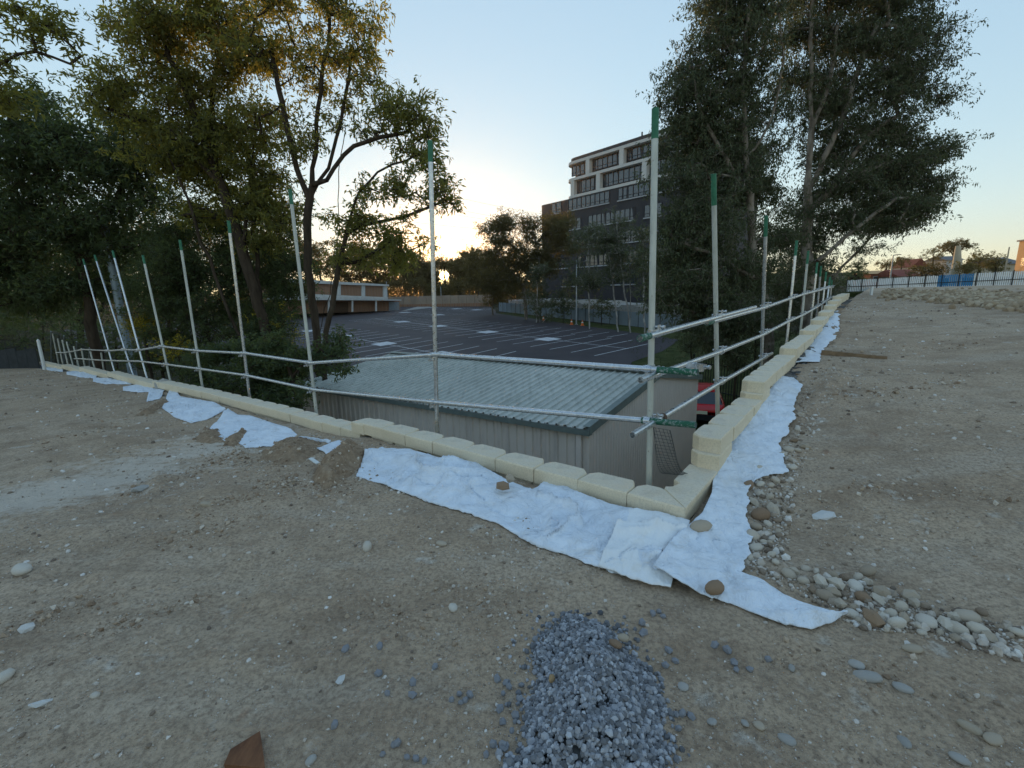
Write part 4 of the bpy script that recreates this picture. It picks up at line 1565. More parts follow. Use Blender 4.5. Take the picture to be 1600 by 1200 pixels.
mound([(488, 745), (495, 725), (535, 703), (560, 700), (582, 708), (565, 735), (545, 750), (505, 768)], 'brown crumbly dirt heap at the left end of the big rumpled fabric sheet', .2, 1, nst=420)
mound([(405, 715), (425, 696), (470, 686), (500, 690), (505, 705), (470, 720), (430, 728)], 'brown dirt heap in front of the second fabric sheet', .14, 2, nst=320)
mound([(345, 690), (385, 672), (394, 676), (385, 690), (365, 700)], 'tongue of brown dirt lying across the second fabric sheet', .10, 3, nst=160)
mound([(318, 670), (345, 672), (352, 686), (330, 692), (305, 690)], 'low brown dirt heap at the tip of the second fabric sheet', .08, 4, nst=160)
mound([(232, 637), (262, 622), (266, 630), (240, 645), (215, 648)], 'brown dirt heap in front of the grey boulder', .10, 5, nst=120)
mound([(205, 770), (225, 745), (270, 735), (290, 745), (262, 765), (230, 775)], 'low rocky clod heap left of centre on the open dirt', .07, 6, 'soil', 160)
mound([(1255, 640), (1262, 605), (1275, 575), (1330, 585), (1345, 598), (1300, 620), (1280, 650)], 'low windrow of crumbly soil right of the white fabric strip', .07, 7, 'soil', 420)
mound([(1290, 480), (1320, 472), (1324, 478), (1312, 500), (1318, 520), (1290, 545), (1284, 560)], 'brown crumbly soil edge beside the far right fabric', .06, 8, nst=160)
# rubble windrow along the far right of the site: humps and stones
def windrow():
    r = np.random.default_rng(3)
    P, S = [], []
    for t in np.linspace(0, 1, 1600):
        x = 1385 + 240 * t; y0 = 460 + 14 * t ** 1.3; 
        y = y0 + r.normal(0, 3.2 + 4 * t)
        P.append((x + r.normal(0, 4), max(y, 452))); S.append(r.uniform(.04, .15))
    P = ground_pts(P)
    me = scatter_mesh('rubble_windrow', P, np.array(S), .8, 'ang', M['windrow'], .35, 8, .6)
    tag(put('rubble_windrow', me), 'long windrow of tan rubble and clods at the far right of the site', 'rubble windrow', None, 'stuff')


q = NT('windrow_clod')
q.color(q.ramp(q.island(), [(0, (.26, .19, .12)), (.5, (.40, .31, .21)), (1, (.52, .43, .31))])).set(.95, 0, .1)
M['windrow'] = q.m
windrow()

# timber lying on the right, rusty board at the bottom edge
p0, p1 = ground_pt(1283, 554), ground_pt(1386, 561)
d = (p1 - p0) / np.linalg.norm(p1 - p0); s_ = np.cross([0, 0, 1], d)
mb = MB()
for k in range(6):
    a_, b_ = p0 + (p1 - p0) * k / 6, p0 + (p1 - p0) * (k + 1) / 6
    mb.quadbox(a_ - s_ * .045, b_ - s_ * (.045 - .002 * k), b_ + s_ * .045, a_ + s_ * .045, (0, 0, .075 - .006 * k))
solo('timber_batten', mb, M['wood'], 'weathered timber batten lying on the dirt right of the far fabric', 'timber batten')
B4 = [ground_pt(x, y) for x, y in ((352, 1206), (362, 1182), (408, 1153), (416, 1212))]
mb = MB().quadbox(*[b + np.array([0, 0, .004]) for b in B4], (0, 0, .028))
me = mb.mesh('rusty_board', M['rusty'])
solo('rusty_board', me, None, 'corner of a rusty brown board at the bottom edge of the picture', 'board')
p0, p1 = ground_pt(485, 717), ground_pt(497, 725)
d = p1 - p0; s_ = np.cross([0, 0, 1], d / np.linalg.norm(d)) * .02
solo('plastic_strip', MB().quadbox(p0 - s_, p1 - s_, p1 + s_, p0 + s_, (0, 0, .012)), M['white_plastic'], 'short white plastic strip between the two dirt heaps', 'plastic strip')
P = ground_pt(1361, 461)
solo('marker_peg', MB().box(P + [0, 0, .18], .09, .09, .4).box(P + [0, 0, .39], .075, .075, .02), M['white_plastic'], 'white marker peg at the far edge of the right dirt', 'marker peg')
P = on_b(65, 556, -.6)
solo('marker_post', MB().tube([P - [0, 0, .5], P + [0, 0, .55]], [.05, .045], 8).tube([P + [0, 0, .55], P + [0, 0, .6]], [.045, .01], 8), M['white_plastic'], 'white marker post at the far left end of the coping', 'marker post')

# ================================================================== car park and lower ground
def sheet(name, pts, mat, dz, parent=None):
    V = [(p[0], p[1], float(low_z(p[0], p[1])) + dz) for p in pts]
    a2 = sum(V[i][0] * V[(i + 1) % len(V)][1] - V[(i + 1) % len(V)][0] * V[i][1] for i in range(len(V)))
    if a2 < 0: V = V[::-1]
    me = MB().add(V, [tuple(range(len(V)))]).mesh(name, mat)
    o = put(name, me, parent)
    if parent is None: o['kind'] = 'structure'
    return o


lp = low_pt
park = sheet('car_park', [lp(987, 566), lp(1035, 549), lp(1062, 531), lp(985, 519), lp(890, 506.5), lp(775, 489.5), (-3, 96, 0), (-6, 121, 0), (-33, 121, 0), (-45, 118, 0), (-70, 60, 0), (-50, 30, 0), (-12, 14.5, 0), (3, 15, 0)], M['asphalt'], .02)
sheet('grass_verge', [lp(987, 566), lp(1035, 549), lp(1062, 531), lp(985, 519), lp(890, 506.5), lp(775, 489.5), (2.5, 92, 0), (12, 62, 0), (30, 50, 0), (30, 24, 0), (14, 17, 0), (6, 16, 0)], M['grass'], .01)


def line_strip(p0, p1, w, name='parking_line', mat='line', dz=.026):
    p0 = np.asarray(p0, float)[:2]; p1 = np.asarray(p1, float)[:2]
    d = (p1 - p0) / np.linalg.norm(p1 - p0); s_ = np.array([-d[1], d[0]]) * w / 2
    sheet(name, [p0 - s_, p1 - s_, p1 + s_, p0 + s_], M[mat], dz, park)


def azv(deg):
    return np.array([math.sin(math.radians(deg)), math.cos(math.radians(deg))])


def row(p, az, n0, n1, saz, l0, l1, step=2.5, sq=(), w=.11, centre=True):
    d = azv(az); s_ = azv(saz)
    p = np.asarray(p)[:2]
    if centre:
        line_strip(p + d * n0 * step, p + d * n1 * step, w)
    for k in range(n0, n1 + 1):
        q = p + d * k * step
        line_strip(q - s_ * l0, q + s_ * l1, w, dz=.028)
    for k in sq:
        q = p + d * k * step
        e = 1.08
        sheet('painted_square', [q - d * e, q - s_ * e, q + d * e, q + s_ * e] if False else [q - d * e - s_ * e, q + d * e - s_ * e, q + d * e + s_ * e, q - d * e + s_ * e], M['square'], .031, park)


row(lp(600, 537.5), 138, -9, 6, 33, 5.1, 5.3, sq=(-8, -4, 0, 4))
row(lp(762, 519), 141, -13, 8, 44, 4.9, 5.0, sq=(-9, -4.6, 0, 4.1))
row(lp(642, 489), 139, -9, 5, 44, 4.8, 4.8, sq=(-6, -1, 4))
row(lp(713, 482.6), 139, -6, 4, 44, 4.6, 4.6, sq=(-4, 0, 3), centre=False)
row(lp(985, 521), -39.5, 0, 13, 225, -.6, 4.6, centre=False)
sheet('concrete_ramp', [lp(626, 486.5), lp(668, 481.5), lp(676, 478), lp(655, 478.5)], M['concrete'], .034, park)

# low grassy tufts on the verge
def tufts():
    r = np.random.default_rng(4)
    V, F = [], []
    n = 2600
    bx, by = r.uniform(6, 24, n), r.uniform(17, 46, n)
    for x, y in zip(bx, by):
        if x < 8 + (y - 30) * .22: continue
        z = float(low_z(x, y)); h = r.uniform(.06, .22); t = r.uniform(0, 6.28); o = len(V)
        V += [(x, y, z), (x + .05 * math.cos(t), y + .05 * math.sin(t), z), (x + r.normal(0, .06), y + r.normal(0, .06), z + h)]
        F.append((o, o + 1, o + 2))
    tag(put('grass_tufts', raw_mesh('grass_tufts', np.array(V), np.array(F), M['grass_blade'])), 'rough grass growing on the verge beside the car park', 'grass', None, 'stuff')


tufts()

# ================================================================== shed
S0 = on_z(920, 668, -.77)
E1 = np.array([*azv(-56), 0.0]); E2 = np.array([*azv(38), 0.0]); UP = np.array([0, 0, 1.0])
SL, SW = 8.9, 6.6
EZ0, EZ1, RZ = -.77, -.90, -.30
GRD = -4.0
SXY = np.array([S0[0], S0[1], 0.0])
shed = thing('steel_shed', 'low beige steel shed with a grey green ribbed gable roof just below the wall', 'shed', SXY + E1 * SL / 2 + E2 * SW / 2 + UP * GRD)


def sp(u, v, z):
    return SXY + E1 * u + E2 * v + UP * z


def ribbed(n_rib, pitch, rib_h, rib_w, fn, mat, name):
    """sheet with trapezoid ribs; fn(t, h, end) gives the point at width t, height h, end 0/1"""
    prof = []
    for k in range(n_rib):
        t0 = k * pitch
        prof += [(t0, 0), (t0 + pitch * .5 - rib_w, 0), (t0 + pitch * .5 - rib_w * .45, rib_h), (t0 + pitch * .5 + rib_w * .45, rib_h), (t0 + pitch * .5 + rib_w, 0)]
    prof.append((n_rib * pitch, 0))
    V = [fn(t, h, e) for e in (0, 1) for t, h in prof]
    n = len(prof)
    F = [(i, i + 1, n + i + 1, n + i) for i in range(n - 1)]
    return part(name, MB().add(V, F), mat, shed)


OV = .10
nsheet = 12
sw = (SL + .12) / nsheet
for side in (0, 1):
    for k in range(nsheet):
        u0 = -.06 + k * sw
        jz = rng.uniform(-.004, .004)
        if side == 0:
            def fn(t, h, e, u0=u0, jz=jz):
                return sp(u0 + t, -OV, EZ0 - .015 + h + jz) if e == 0 else sp(u0 + t, SW / 2, RZ + h + jz)
        else:
            def fn(t, h, e, u0=u0, jz=jz):
                return sp(u0 + t, SW + OV, EZ1 - .015 + h + jz) if e == 0 else sp(u0 + t, SW / 2, RZ + h + jz)
        ribbed(4, sw / 4, .032, .028, fn, M['roof_steel'], 'roof_sheet')
# front (site side) wall sheets, lit from the site
for k in range(nsheet):
    u0 = k * SL / nsheet
    def fn(t, h, e, u0=u0):
        return sp(u0 + t, .014 - h, GRD if e == 0 else EZ0 - .03)
    ribbed(4, SL / nsheet / 4, .03, .034, fn, M['shed_wall'], 'wall_sheet')
ng = 9
for k in range(ng):
    v0 = k * SW / ng
    def ez(v): return EZ0 + (RZ - EZ0) * v / (SW / 2) if v < SW / 2 else EZ1 + (RZ - EZ1) * (SW - v) / (SW / 2)
    def fn(t, h, e, v0=v0):
        return sp(-h, v0 + t, GRD if e == 0 else ez(v0 + t) - .035)
    ribbed(6, SW / ng / 6, .008, .014, fn, M['shed_wall_clean'], 'wall_sheet')
mb = MB()
for u in (SL,):
    mb.add([sp(u, 0, GRD), sp(u, SW, GRD), sp(u, SW, EZ1), sp(u, SW / 2, RZ), sp(u, 0, EZ0)], [(0, 1, 2, 3, 4)])
mb.add([sp(0, SW, GRD), sp(SL, SW, GRD), sp(SL, SW, EZ1), sp(0, SW, EZ1)], [(0, 1, 2, 3)])
part('wall_sheet', mb, M['shed_wall_clean'], shed)
# gutter, barge flashings, ridge cap, corner trims, downpipe
mb = MB()
for z0, w, h in ((EZ0 - .03, .10, .085),):
    mb.quadbox(sp(-.08, -OV - .03, z0 - h), sp(SL + .05, -OV - .03, z0 - h), sp(SL + .05, -.02, z0 - h), sp(-.08, -.02, z0 - h), UP * .02)
    mb.quadbox(sp(-.08, -OV - .045, z0 - h), sp(SL + .05, -OV - .045, z0 - h), sp(SL + .05, -OV - .03, z0 - h), sp(-.08, -OV - .03, z0 - h), UP * .10)
part('gutter', mb, M['shed_trim'], shed)
for v0, v1, za, zb in ((-OV - .03, SW / 2, EZ0, RZ), (SW + OV, SW / 2, EZ1, RZ)):
    mb = MB()
    for u in (-.085,):
        A_, B_ = sp(u, v0, za - .10), sp(u, v1, zb - .09)
        mb.quadbox(A_, B_, B_ + E1 * .02, A_ + E1 * .02, UP * .15)
        A_, B_ = sp(u, v0, za + .046), sp(u, v1, zb + .056)
        mb.quadbox(A_, B_, B_ + E1 * .13, A_ + E1 * .13, UP * .008)
    part('barge_flashing', mb, M['shed_trim'], shed)
mb = MB()
for sgn in (-1, 1):
    A_, B_ = sp(-.08, SW / 2, RZ + .06), sp(SL + .06, SW / 2, RZ + .06)
    dv = E2 * .16 * sgn - UP * .025
    mb.quadbox(A_, B_, B_ + dv, A_ + dv, UP * .006)
part('ridge_cap', mb, M['shed_trim'], shed)
mb = MB(); mb.quadbox(sp(-.022, -.02, GRD), sp(.07, -.02, GRD), sp(.07, .05, GRD), sp(-.022, .05, GRD), UP * (EZ0 - .12 - GRD))
part('corner_trim', mb, M['shed_wall'], shed)
mb = MB(); c = sp(.16, -.05, 0); mb.quadbox(sp(.11, -.085, GRD), sp(.21, -.085, GRD), sp(.21, -.022, GRD), sp(.11, -.022, GRD), UP * (EZ0 - .1 - GRD))
part('downpipe', mb, M['shed_wall_clean'], shed)
# leaf litter along the valley of the gutter
def litter():
    r = np.random.default_rng(8)
    P = [sp(r.uniform(0, SL), -OV + r.uniform(-.02, .05), EZ0 + r.uniform(-.05, .0)) for _ in range(260)]
    me = scatter_mesh('gutter_litter', np.array(P), r.uniform(.008, .022, 260), .5, 'ang', M['clod'], .3, 9, .8)
    tag(put('gutter_litter', me), 'dry leaf litter caught along the shed gutter', 'leaf litter', None, 'stuff')
litter()

# ================================================================== red car beside the shed
def car(pos, az, label):
    root = thing('parked_car', label, 'car', pos)
    f = np.array([*azv(az), 0]); r_ = np.array([f[1], -f[0], 0.]); p = np.asarray(pos, float)
    def q(x, y, z): return p + f * x + r_ * y + UP * z
    # side profile stations: (x, half width at sill, z belt, roof z, half width roof)
    st = [(-2.05, .70, .62, .80), (-1.95, .80, .42, .98), (-1.5, .86, .34, 1.02), (-.9, .88, .28, 1.0), (.4, .88, .28, .98), (1.2, .87, .30, .95), (1.75, .82, .36, .84), (2.1, .70, .48, .68)]
    V, F = [], []
    for x, w, zb, zt in st:
        sec = [(w * .86, zb), (w, zb + .12), (w * 1.01, .62 if zt > .75 else zt - .1), (w * .96, zt - .04), (w * .82, zt)]
        ring = [q(x, y, z) for y, z in sec] + [q(x, -y, z) for y, z in sec[::-1]]
        V += ring
    n = 10
    for i in range(len(st) - 1):
        for k in range(n):
            k2 = (k + 1) % n
            F.append((i * n + k, i * n + k2, (i + 1) * n + k2, (i + 1) * n + k))
    F.append(tuple(range(n))[::-1]); F.append(tuple(range((len(st) - 1) * n, len(st) * n)))
    me = MB().add(V, F, True).mesh('body', M['red_paint'])
    bm = bmesh.new(); bm.from_mesh(me); bmesh.ops.recalc_face_normals(bm, faces=bm.faces); bm.to_mesh(me); bm.free()
    body = part('body', me, None, root)
    cab = [(-1.75, .74, 1.0), (-1.25, .60, 1.40), (-.3, .62, 1.46), (.45, .60, 1.40), (1.15, .72, .97)]
    V = []
    for x, w, z in cab: V += [q(x, -w, z), q(x, w, z)]
    F = [(0, 1, 3, 2), (2, 3, 5, 4), (4, 5, 7, 6), (6, 7, 9, 8)]
    V += [q(-.9, .80, .98), q(.5, .80, .97), q(-.9, -.80, .98), q(.5, -.80, .97)]
    part('roof', MB().add([q(-1.3, -.61, 1.39), q(-1.3, .61, 1.39), q(-.3, .63, 1.455), q(-.3, -.63, 1.455), q(.5, .60, 1.39), q(.5, -.60, 1.39),
                           q(-1.3, -.61, 1.35), q(-1.3, .61, 1.35), q(-.3, .63, 1.40), q(-.3, -.63, 1.40), q(.5, .60, 1.35), q(.5, -.60, 1.35)],
                          [(0, 3, 2, 1), (3, 5, 4, 2), (1, 2, 8, 7), (2, 4, 10, 8), (3, 0, 6, 9), (5, 3, 9, 11), (0, 1, 7, 6), (4, 5, 11, 10)]), M['red_paint'], root)
    part('rear_window', MB().add([q(-1.80, -.72, .99), q(-1.80, .72, .99), q(-1.3, .60, 1.37), q(-1.3, -.60, 1.37)], [(0, 3, 2, 1)]), M['car_glass'], root)
    part('windscreen', MB().add([q(1.25, -.72, .95), q(1.25, .72, .95), q(.5, .59, 1.37), q(.5, -.59, 1.37)], [(0, 1, 2, 3)]), M['car_glass'], root)
    for s_ in (-1, 1):
        part('side_window', MB().add([q(-1.74, .75 * s_, .99), q(1.2, .75 * s_, .96), q(.48, .605 * s_, 1.37), q(-1.28, .615 * s_, 1.37)], [(0, 1, 2, 3)]), M['car_glass'], root)
        part('tail_light', MB().box(q(-1.99, .62 * s_, .82), .10, .24, .14, [f, r_, UP]), M['lamp_red'], root)
        part('headlight', MB().box(q(2.0, .55 * s_, .64), .14, .26, .1, [f, r_, UP]), M['chrome'], root)
        for x in (-1.3, 1.35):
            c = q(x, .80 * s_, .31)
            w = part('wheel', MB().tube([c - r_ * .1, c + r_ * .1], .31, 18), M['black_rubber'], root)
            part('rim', MB().tube([c - r_ * .105, c + r_ * .105], .19, 12), M['chrome'], w)
    part('bumper', MB().box(q(-2.06, 0, .52), .14, 1.46, .20, [f, r_, UP]).box(q(2.1, 0, .46), .12, 1.4, .18, [f, r_, UP]), M['black_rubber'], root)
    part('number_plate', MB().box(q(-2.085, 0, .72), .03, .40, .12, [f, r_, UP]), M['plate'], root)
    return root


cp = at_y(1121, 660, 17.0); car((cp[0] + .1, cp[1] + 2.0, float(low_z(cp[0], 18))), 20, 'red hatchback parked behind the shed, glimpsed below the fence')


# ================================================================== fences
def bar_fence(p0, p1, h, spacing, label, name='steel_fence', mat='dark_metal', bw=.03, rails=(.25, .85), every=16):
    p0 = np.asarray(p0, float); p1 = np.asarray(p1, float)
    L = np.linalg.norm(p1 - p0); d = (p1 - p0) / L; dh = np.array([d[0], d[1], 0]); dh /= np.linalg.norm(dh); s_ = np.array([-dh[1], dh[0], 0])
    root = thing(name, label, 'fence', (p0 + p1) / 2)
    n = int(L / spacing)
    bar = None
    for i in range(n + 1):
        if i % every == 0:
            b_ = p0 + d * (i * spacing)
            part('post', MB().box(b_ + UP * (h + .1) / 2, .07, .07, h + .1, [dh, s_, UP]), M[mat], root)
            continue
        if bar is None:
            bar = MB().box((0, 0, h / 2), bw, .018, h).mesh('bar', M[mat])
        o = bpy.data.objects.new('bar', bar); COL.objects.link(o); o.parent = root
        q = p0 + d * (i * spacing) - np.array(root.location)
        o.location = q; o.rotation_euler = (0, 0, math.atan2(dh[1], dh[0]))
    for t in rails:
        part('rail', MB().quadbox(p0 + UP * h * t - s_ * .02 + s_ * .03, p1 + UP * h * t - s_ * .02 + s_ * .03, p1 + UP * h * t + s_ * .05, p0 + UP * h * t + s_ * .05, UP * .04), M[mat], root)
    return root


g0 = on_z(1085, 600, -3.2); g0 = at_y(1080, 640, 22.0); g1 = at_y(1205, 640, 19.0)
g0[2] = float(low_z(g0[0], g0[1])); g1[2] = float(low_z(g1[0], g1[1]))
bar_fence(g0, g1, 2.1, .13, 'dark steel bar fence standing behind the red car')

# boundary fence in front of the dark office building: sheeted panels between posts
def sheet_fence(p0, p1, h, n, label, name, mat, post='dark_metal', plinth=None, mats=None):
    p0 = np.asarray(p0, float); p1 = np.asarray(p1, float)
    dh = p1 - p0; dh[2] = 0; dh /= np.linalg.norm(dh); s_ = np.array([-dh[1], dh[0], 0])
    root = thing(name, label, 'fence', (p0 + p1) / 2)
    for i in range(n):
        a_ = p0 + (p1 - p0) * i / n; b_ = p0 + (p1 - p0) * (i + 1) / n
        a2, b2 = a_ + (b_ - a_) * .02, b_ - (b_ - a_) * .02
        dz = rng.uniform(-.03, .03)
        m_ = M[mats[i] if mats else mat]
        part('panel', MB().quadbox(a2 - s_ * .02 + UP * .05, b2 - s_ * .02 + UP * .05, b2 + s_ * .02 + UP * .05, a2 + s_ * .02 + UP * .05, UP * (h + dz)), m_, root)
        part('post', MB().box(a_ + UP * (h + .1) / 2, .08, .08, h + .15, [dh, s_, UP]), M[post], root)
    part('post', MB().box(p1 + UP * (h + .1) / 2, .08, .08, h + .15, [dh, s_, UP]), M[post], root)
    return root


f0, f1 = lp(770, 487.5), lp(1052, 523.5)
f0 = f0 + np.array([1.2, 1.2, 0]); f1 = f1 + np.array([2.0, 2.2, 0])
f0[2] = low_z(f0[0], f0[1]); f1[2] = low_z(f1[0], f1[1])
sheet_fence(f0, f1, 1.75, 26, 'blue grey sheeted fence along the car park edge before the dark office', 'boundary_fence', 'blue_grey_fence')
# pale rubble retaining bank behind that fence
def ledge():
    d = f1 - f0; n = 40
    s_ = np.array([-d[1], d[0], 0]); s_ /= np.linalg.norm(s_)
    if s_[1] < 0: s_ = -s_
    mb = MB()
    for i in range(n):
        a_ = f0 + d * i / n + s_ * 2.2; b_ = f0 + d * (i + 1) / n + s_ * 2.2
        h = 2.3 + .35 * float(vnoise(np.array([i * .37]), np.array([2.2]), seed=6)[0])
        mb.quadbox(a_, b_, b_ + s_ * 9, a_ + s_ * 9, UP * h)
    solo('stone_bank', mb, M['concrete'], 'pale stone bank between the blue grey fence and the dark office', 'bank')


ledge()

# far tan wall across the car park
WY = 122.0
wl, wr = at_y(596, 478, WY), at_y(768, 476, WY - 8)
wt = at_y(700, 461.5, WY)[2]
wb = float(low_z(-15, WY))
root = thing('boundary_wall', 'long tan rendered wall across the far end of the car park below the sun', 'wall', (-18, WY, wb))
nW = 14
for i in range(nW):
    a_ = wl + (wr - wl) * i / nW; b_ = wl + (wr - wl) * (i + 1) / nW
    a_[2] = b_[2] = wb - .6
    d = (b_ - a_) / np.linalg.norm(b_ - a_); s_ = np.array([-d[1], d[0], 0])
    part('wall_panel', MB().quadbox(a_ + d * .04, b_ - d * .04, b_ - d * .04 + s_ * .25, a_ + d * .04 + s_ * .25, UP * (wt - wb + .6 + rng.uniform(-.03, .03))), M['tan_wall'], root)
a_, b_ = wl.copy(), wr.copy(); a_[2] = b_[2] = wb - .6
d = (b_ - a_) / np.linalg.norm(b_ - a_); s_ = np.array([-d[1], d[0], 0])
part('plinth', MB().quadbox(a_ - s_ * .35, b_ - s_ * .35, b_ - s_ * .003, a_ - s_ * .003, UP * 1.25), M['brick'], root)

# ================================================================== brick building on the left of the car park
BLp, BRp = at_y(478, 470, 86.0), at_y(640, 470, 107.0)
bd = (BRp - BLp)[:2]; bl = np.linalg.norm(bd); bd /= bl; bn = np.array([bd[1], -bd[0]])
if bn[1] > 0: bn = -bn


def fac(x, y, off=0.0):
    """point of the facade plane, pushed off towards the viewer"""
    r = ray(x, y)
    P0 = BLp[:2] + bn * off
    nrm = bn
    t = (P0 @ nrm) / (r[:2] @ nrm)
    return r * t + O3


bk = thing('brick_building', 'low brown brick building with white roof edge and awning beyond the car park', 'building', (BLp[0] + bd[0] * bl / 2, BLp[1] + bd[1] * bl / 2, -2))
back3 = np.array([-bn[0], -bn[1], 0.0])


def fbox(root, name, x0, x1, yt0, yt1, yb0, yb1, off, depth, mat):
    """block on the facade: top edge yt0..yt1, bottom edge yb0..yb1 in survey pixels"""
    A_, B_, C_, D_ = fac(x0, yb0, off), fac(x1, yb1, off), fac(x1, yt1, off), fac(x0, yt0, off)
    vs = [A_, B_, C_, D_] + [k + back3 * depth for k in (A_, B_, C_, D_)]
    return part(name, MB().add(vs, [(0, 1, 2, 3), (5, 4, 7, 6), (1, 5, 6, 2), (4, 0, 3, 7), (3, 2, 6, 7), (0, 4, 5, 1)]), mat, root)


fbox(bk, 'lower_wall', 430, 625, 467, 470, 492, 485, 0, 16, M['brick'])
fbox(bk, 'upper_wall', 430, 604, 440, 446, 462, 466, -1.2, 14, M['brick'])
fbox(bk, 'roof_fascia', 428, 608, 434, 444.6, 440.5, 447.2, -.6, 15.5, M['white_trim'])
fbox(bk, 'spandrel', 430, 606, 457.2, 464.4, 467, 468.5, -.9, 1.0, M['white_trim'])
fbox(bk, 'awning', 430, 627, 464.8, 468.0, 468.2, 469.8, 2.2, 2.6, M['white_trim'])
for x in (486, 530, 568, 602):
    fbox(bk, 'column', x - 2.6, x + 2.6, 440 + (x - 480) * .048, 440 + (x - 480) * .048 + .3, 458.5 + (x - 480) * .048, 458.7 + (x - 480) * .048, -.9, .6, M['white_trim'])
for x in (514, 551, 588):
    fbox(bk, 'awning_post', x - 1.1, x + 1.1, 469, 469, 488.5 - (x - 514) * .03, 488.4 - (x - 514) * .03, 2.0, .2, M['white_trim'])
fbox(bk, 'garage_opening', 517, 544, 471, 471.5, 488.7, 488, .06, .3, M['rust_dark'])
fbox(bk, 'roller_door', 608, 624, 471.5, 472, 485.5, 484.8, .08, .3, M['pole_blue'])

# ================================================================== dark office building
OP = at_y(843, 440, 106.0)[:2]
OD = azv(141.0); ON = azv(231.0)
if ON[1] > 0: ON = -ON
OB = np.array([-ON[0], -ON[1], 0.0]); OD3 = np.array([OD[0], OD[1], 0.0]); ON3 = np.array([ON[0], ON[1], 0.0])


def off_sz(x, y):
    r = ray(x, y)
    t = (OP @ ON) / (r[:2] @ ON)
    Q = r * t + O3
    return (Q[:2] - OP) @ OD, Q[2]


def op(s_, z, o_=0.0):
    return np.array([OP[0], OP[1], 0.0]) + OD3 * s_ + ON3 * o_ + UP * z


ofc = thing('office_building', 'tall dark office building with ribbon windows and two white banded top floors', 'building', op(24, -2, -12))
zb_roof = off_sz(960, 294.5)[1]
z_w3 = zb_roof + .1
zu_roof = off_sz(960, 225)[1]
s_up = off_sz(887, 300)[0] - .9
s_end = 35.0
OW = 26.0


def rounded_slab(name, s0, s1, z0, z1, o_, r_, mat, depth=OW, root=ofc):
    """storey block with its far left front corner rounded"""
    P = [op(s1, 0, o_), op(s1, 0, -depth), op(s0 - o_, 0, -depth)]
    for k in range(7):
        t = math.pi / 2 * k / 6
        P.append(op(s0 - o_ + r_ - r_ * math.cos(t), 0, o_ - r_ + r_ * math.sin(t)))
    n = len(P)
    V = [p + UP * z0 for p in P] + [p + UP * z1 for p in P]
    F = [tuple(range(n))[::-1], tuple(range(n, 2 * n))] + [(i, (i + 1) % n, n + (i + 1) % n, n + i) for i in range(n)]
    me = MB().add(V, F).mesh(name, mat)
    bm = bmesh.new(); bm.from_mesh(me); bmesh.ops.recalc_face_normals(bm, faces=bm.faces); bm.to_mesh(me); bm.free()
    return part(name, me, None, root)


rounded_slab('lower_storeys', 0, s_end, -4, zb_roof, 0, 1.6, M['office_dark'])
H_UP = (zu_roof - z_w3)
z2 = off_sz(960, 262.6)[1]; z1 = off_sz(960, 234.0)[1]
rounded_slab('upper_storeys', s_up, s_end, zb_roof + .003, z1, -.9, 2.2, M['office_dark'])
rounded_slab('parapet', s_up, s_end, z1 + .25, zu_roof, -.3, 2.2, M['office_dark'])
for zz in (z1 - .25, z2 - .25, zb_roof + .01):
    rounded_slab('white_band', s_up, s_end, zz, zz + .5, .12, 2.4, M['office_white'], 6)


def window(s0, s1, z0, z1_, o_, sill=True, n=None):
    """ribbon window: frame, panes and a pale sill"""
    mb = MB(); d3 = [OD3, ON3, UP]
    w, h = s1 - s0, z1_ - z0
    c = op((s0 + s1) / 2, (z0 + z1_) / 2, o_)
    n = n or max(2, round(w / 1.15))
    for i in range(n + 1):
        mb.box(op(s0 + w * i / n, (z0 + z1_) / 2, o_ + .06), (.05 if i % 3 else .11), .12, h, d3)
    mb.box(op((s0 + s1) / 2, z1_ - .05, o_ + .055), w, .11, .1, d3).box(op((s0 + s1) / 2, z0 + .05, o_ + .055), w, .11, .1, d3)
    mb.box(op((s0 + s1) / 2, z0 + .62, o_ + .05), w, .09, .07, d3)
    f = part('window', mb, M['office_dark'], ofc)
    for i in range(n):
        a_ = s0 + w * (i + .04) / n; b_ = s0 + w * (i + .96) / n
        t = rng.uniform(-.02, .02); t2 = rng.uniform(-.008, .008)
        g = MB().add([op(a_, z0 + .05, o_ + .012), op(b_, z0 + .05, o_ + .012 + t), op(b_, z1_ - .05, o_ + .012 + t + t2), op(a_, z1_ - .05, o_ + .012 + t2)], [(0, 1, 2, 3)])
        part('pane', g, M['glass'], f)
    if sill:
        part('sill', MB().box(op((s0 + s1) / 2, z0 - .12, o_ + .12), w + .1, .24, .2, d3), M['office_sill'], f)


cx3 = lambda x: 830 + x / 6.957
cy3 = lambda y: 190 + y / 6.957


def srange(x0, x1, y):
    return off_sz(cx3(x0), cy3(y))[0], off_sz(cx3(x1), cy3(y))[0]


FL = (z1 - z2)
for (x0, x1, y) in [(412, 592, 490), (640, 962, 420), (1012, 1300, 330), (1390, 1600, 260)]:
    a_, b_ = srange(x0, x1, y); window(max(a_, s_up + 1.2), b_, z2 + FL * .25, z1 - .35, -.9, False)
for (x0, x1, y) in [(466, 712, 640), (752, 1212, 560), (1255, 1560, 460)]:
    a_, b_ = srange(x0, x1, y); window(a_, b_, zb_roof + FL * .28, z2 - .35, -.9, False)
for x, y, lvl in [(615, 490, 1), (983, 370, 1), (1345, 290, 1), (450, 700, 0), (729, 620, 0), (1232, 500, 0)]:
    s_, _ = off_sz(cx3(x), cy3(y))
    zlo, zhi = (z2 + .25, z1 - .25) if lvl else (zb_roof + .51, z2 - .25)
    part('white_pier', MB().box(op(s_, (zlo + zhi) / 2, -.35), .95, .9, zhi - zlo - .006, [OD3, ON3, UP]), M['office_white'], ofc)
zt6 = off_sz(cx3(625), cy3(800))[1]; zb6 = off_sz(cx3(625), cy3(925))[1]
hW = zt6 - zb6
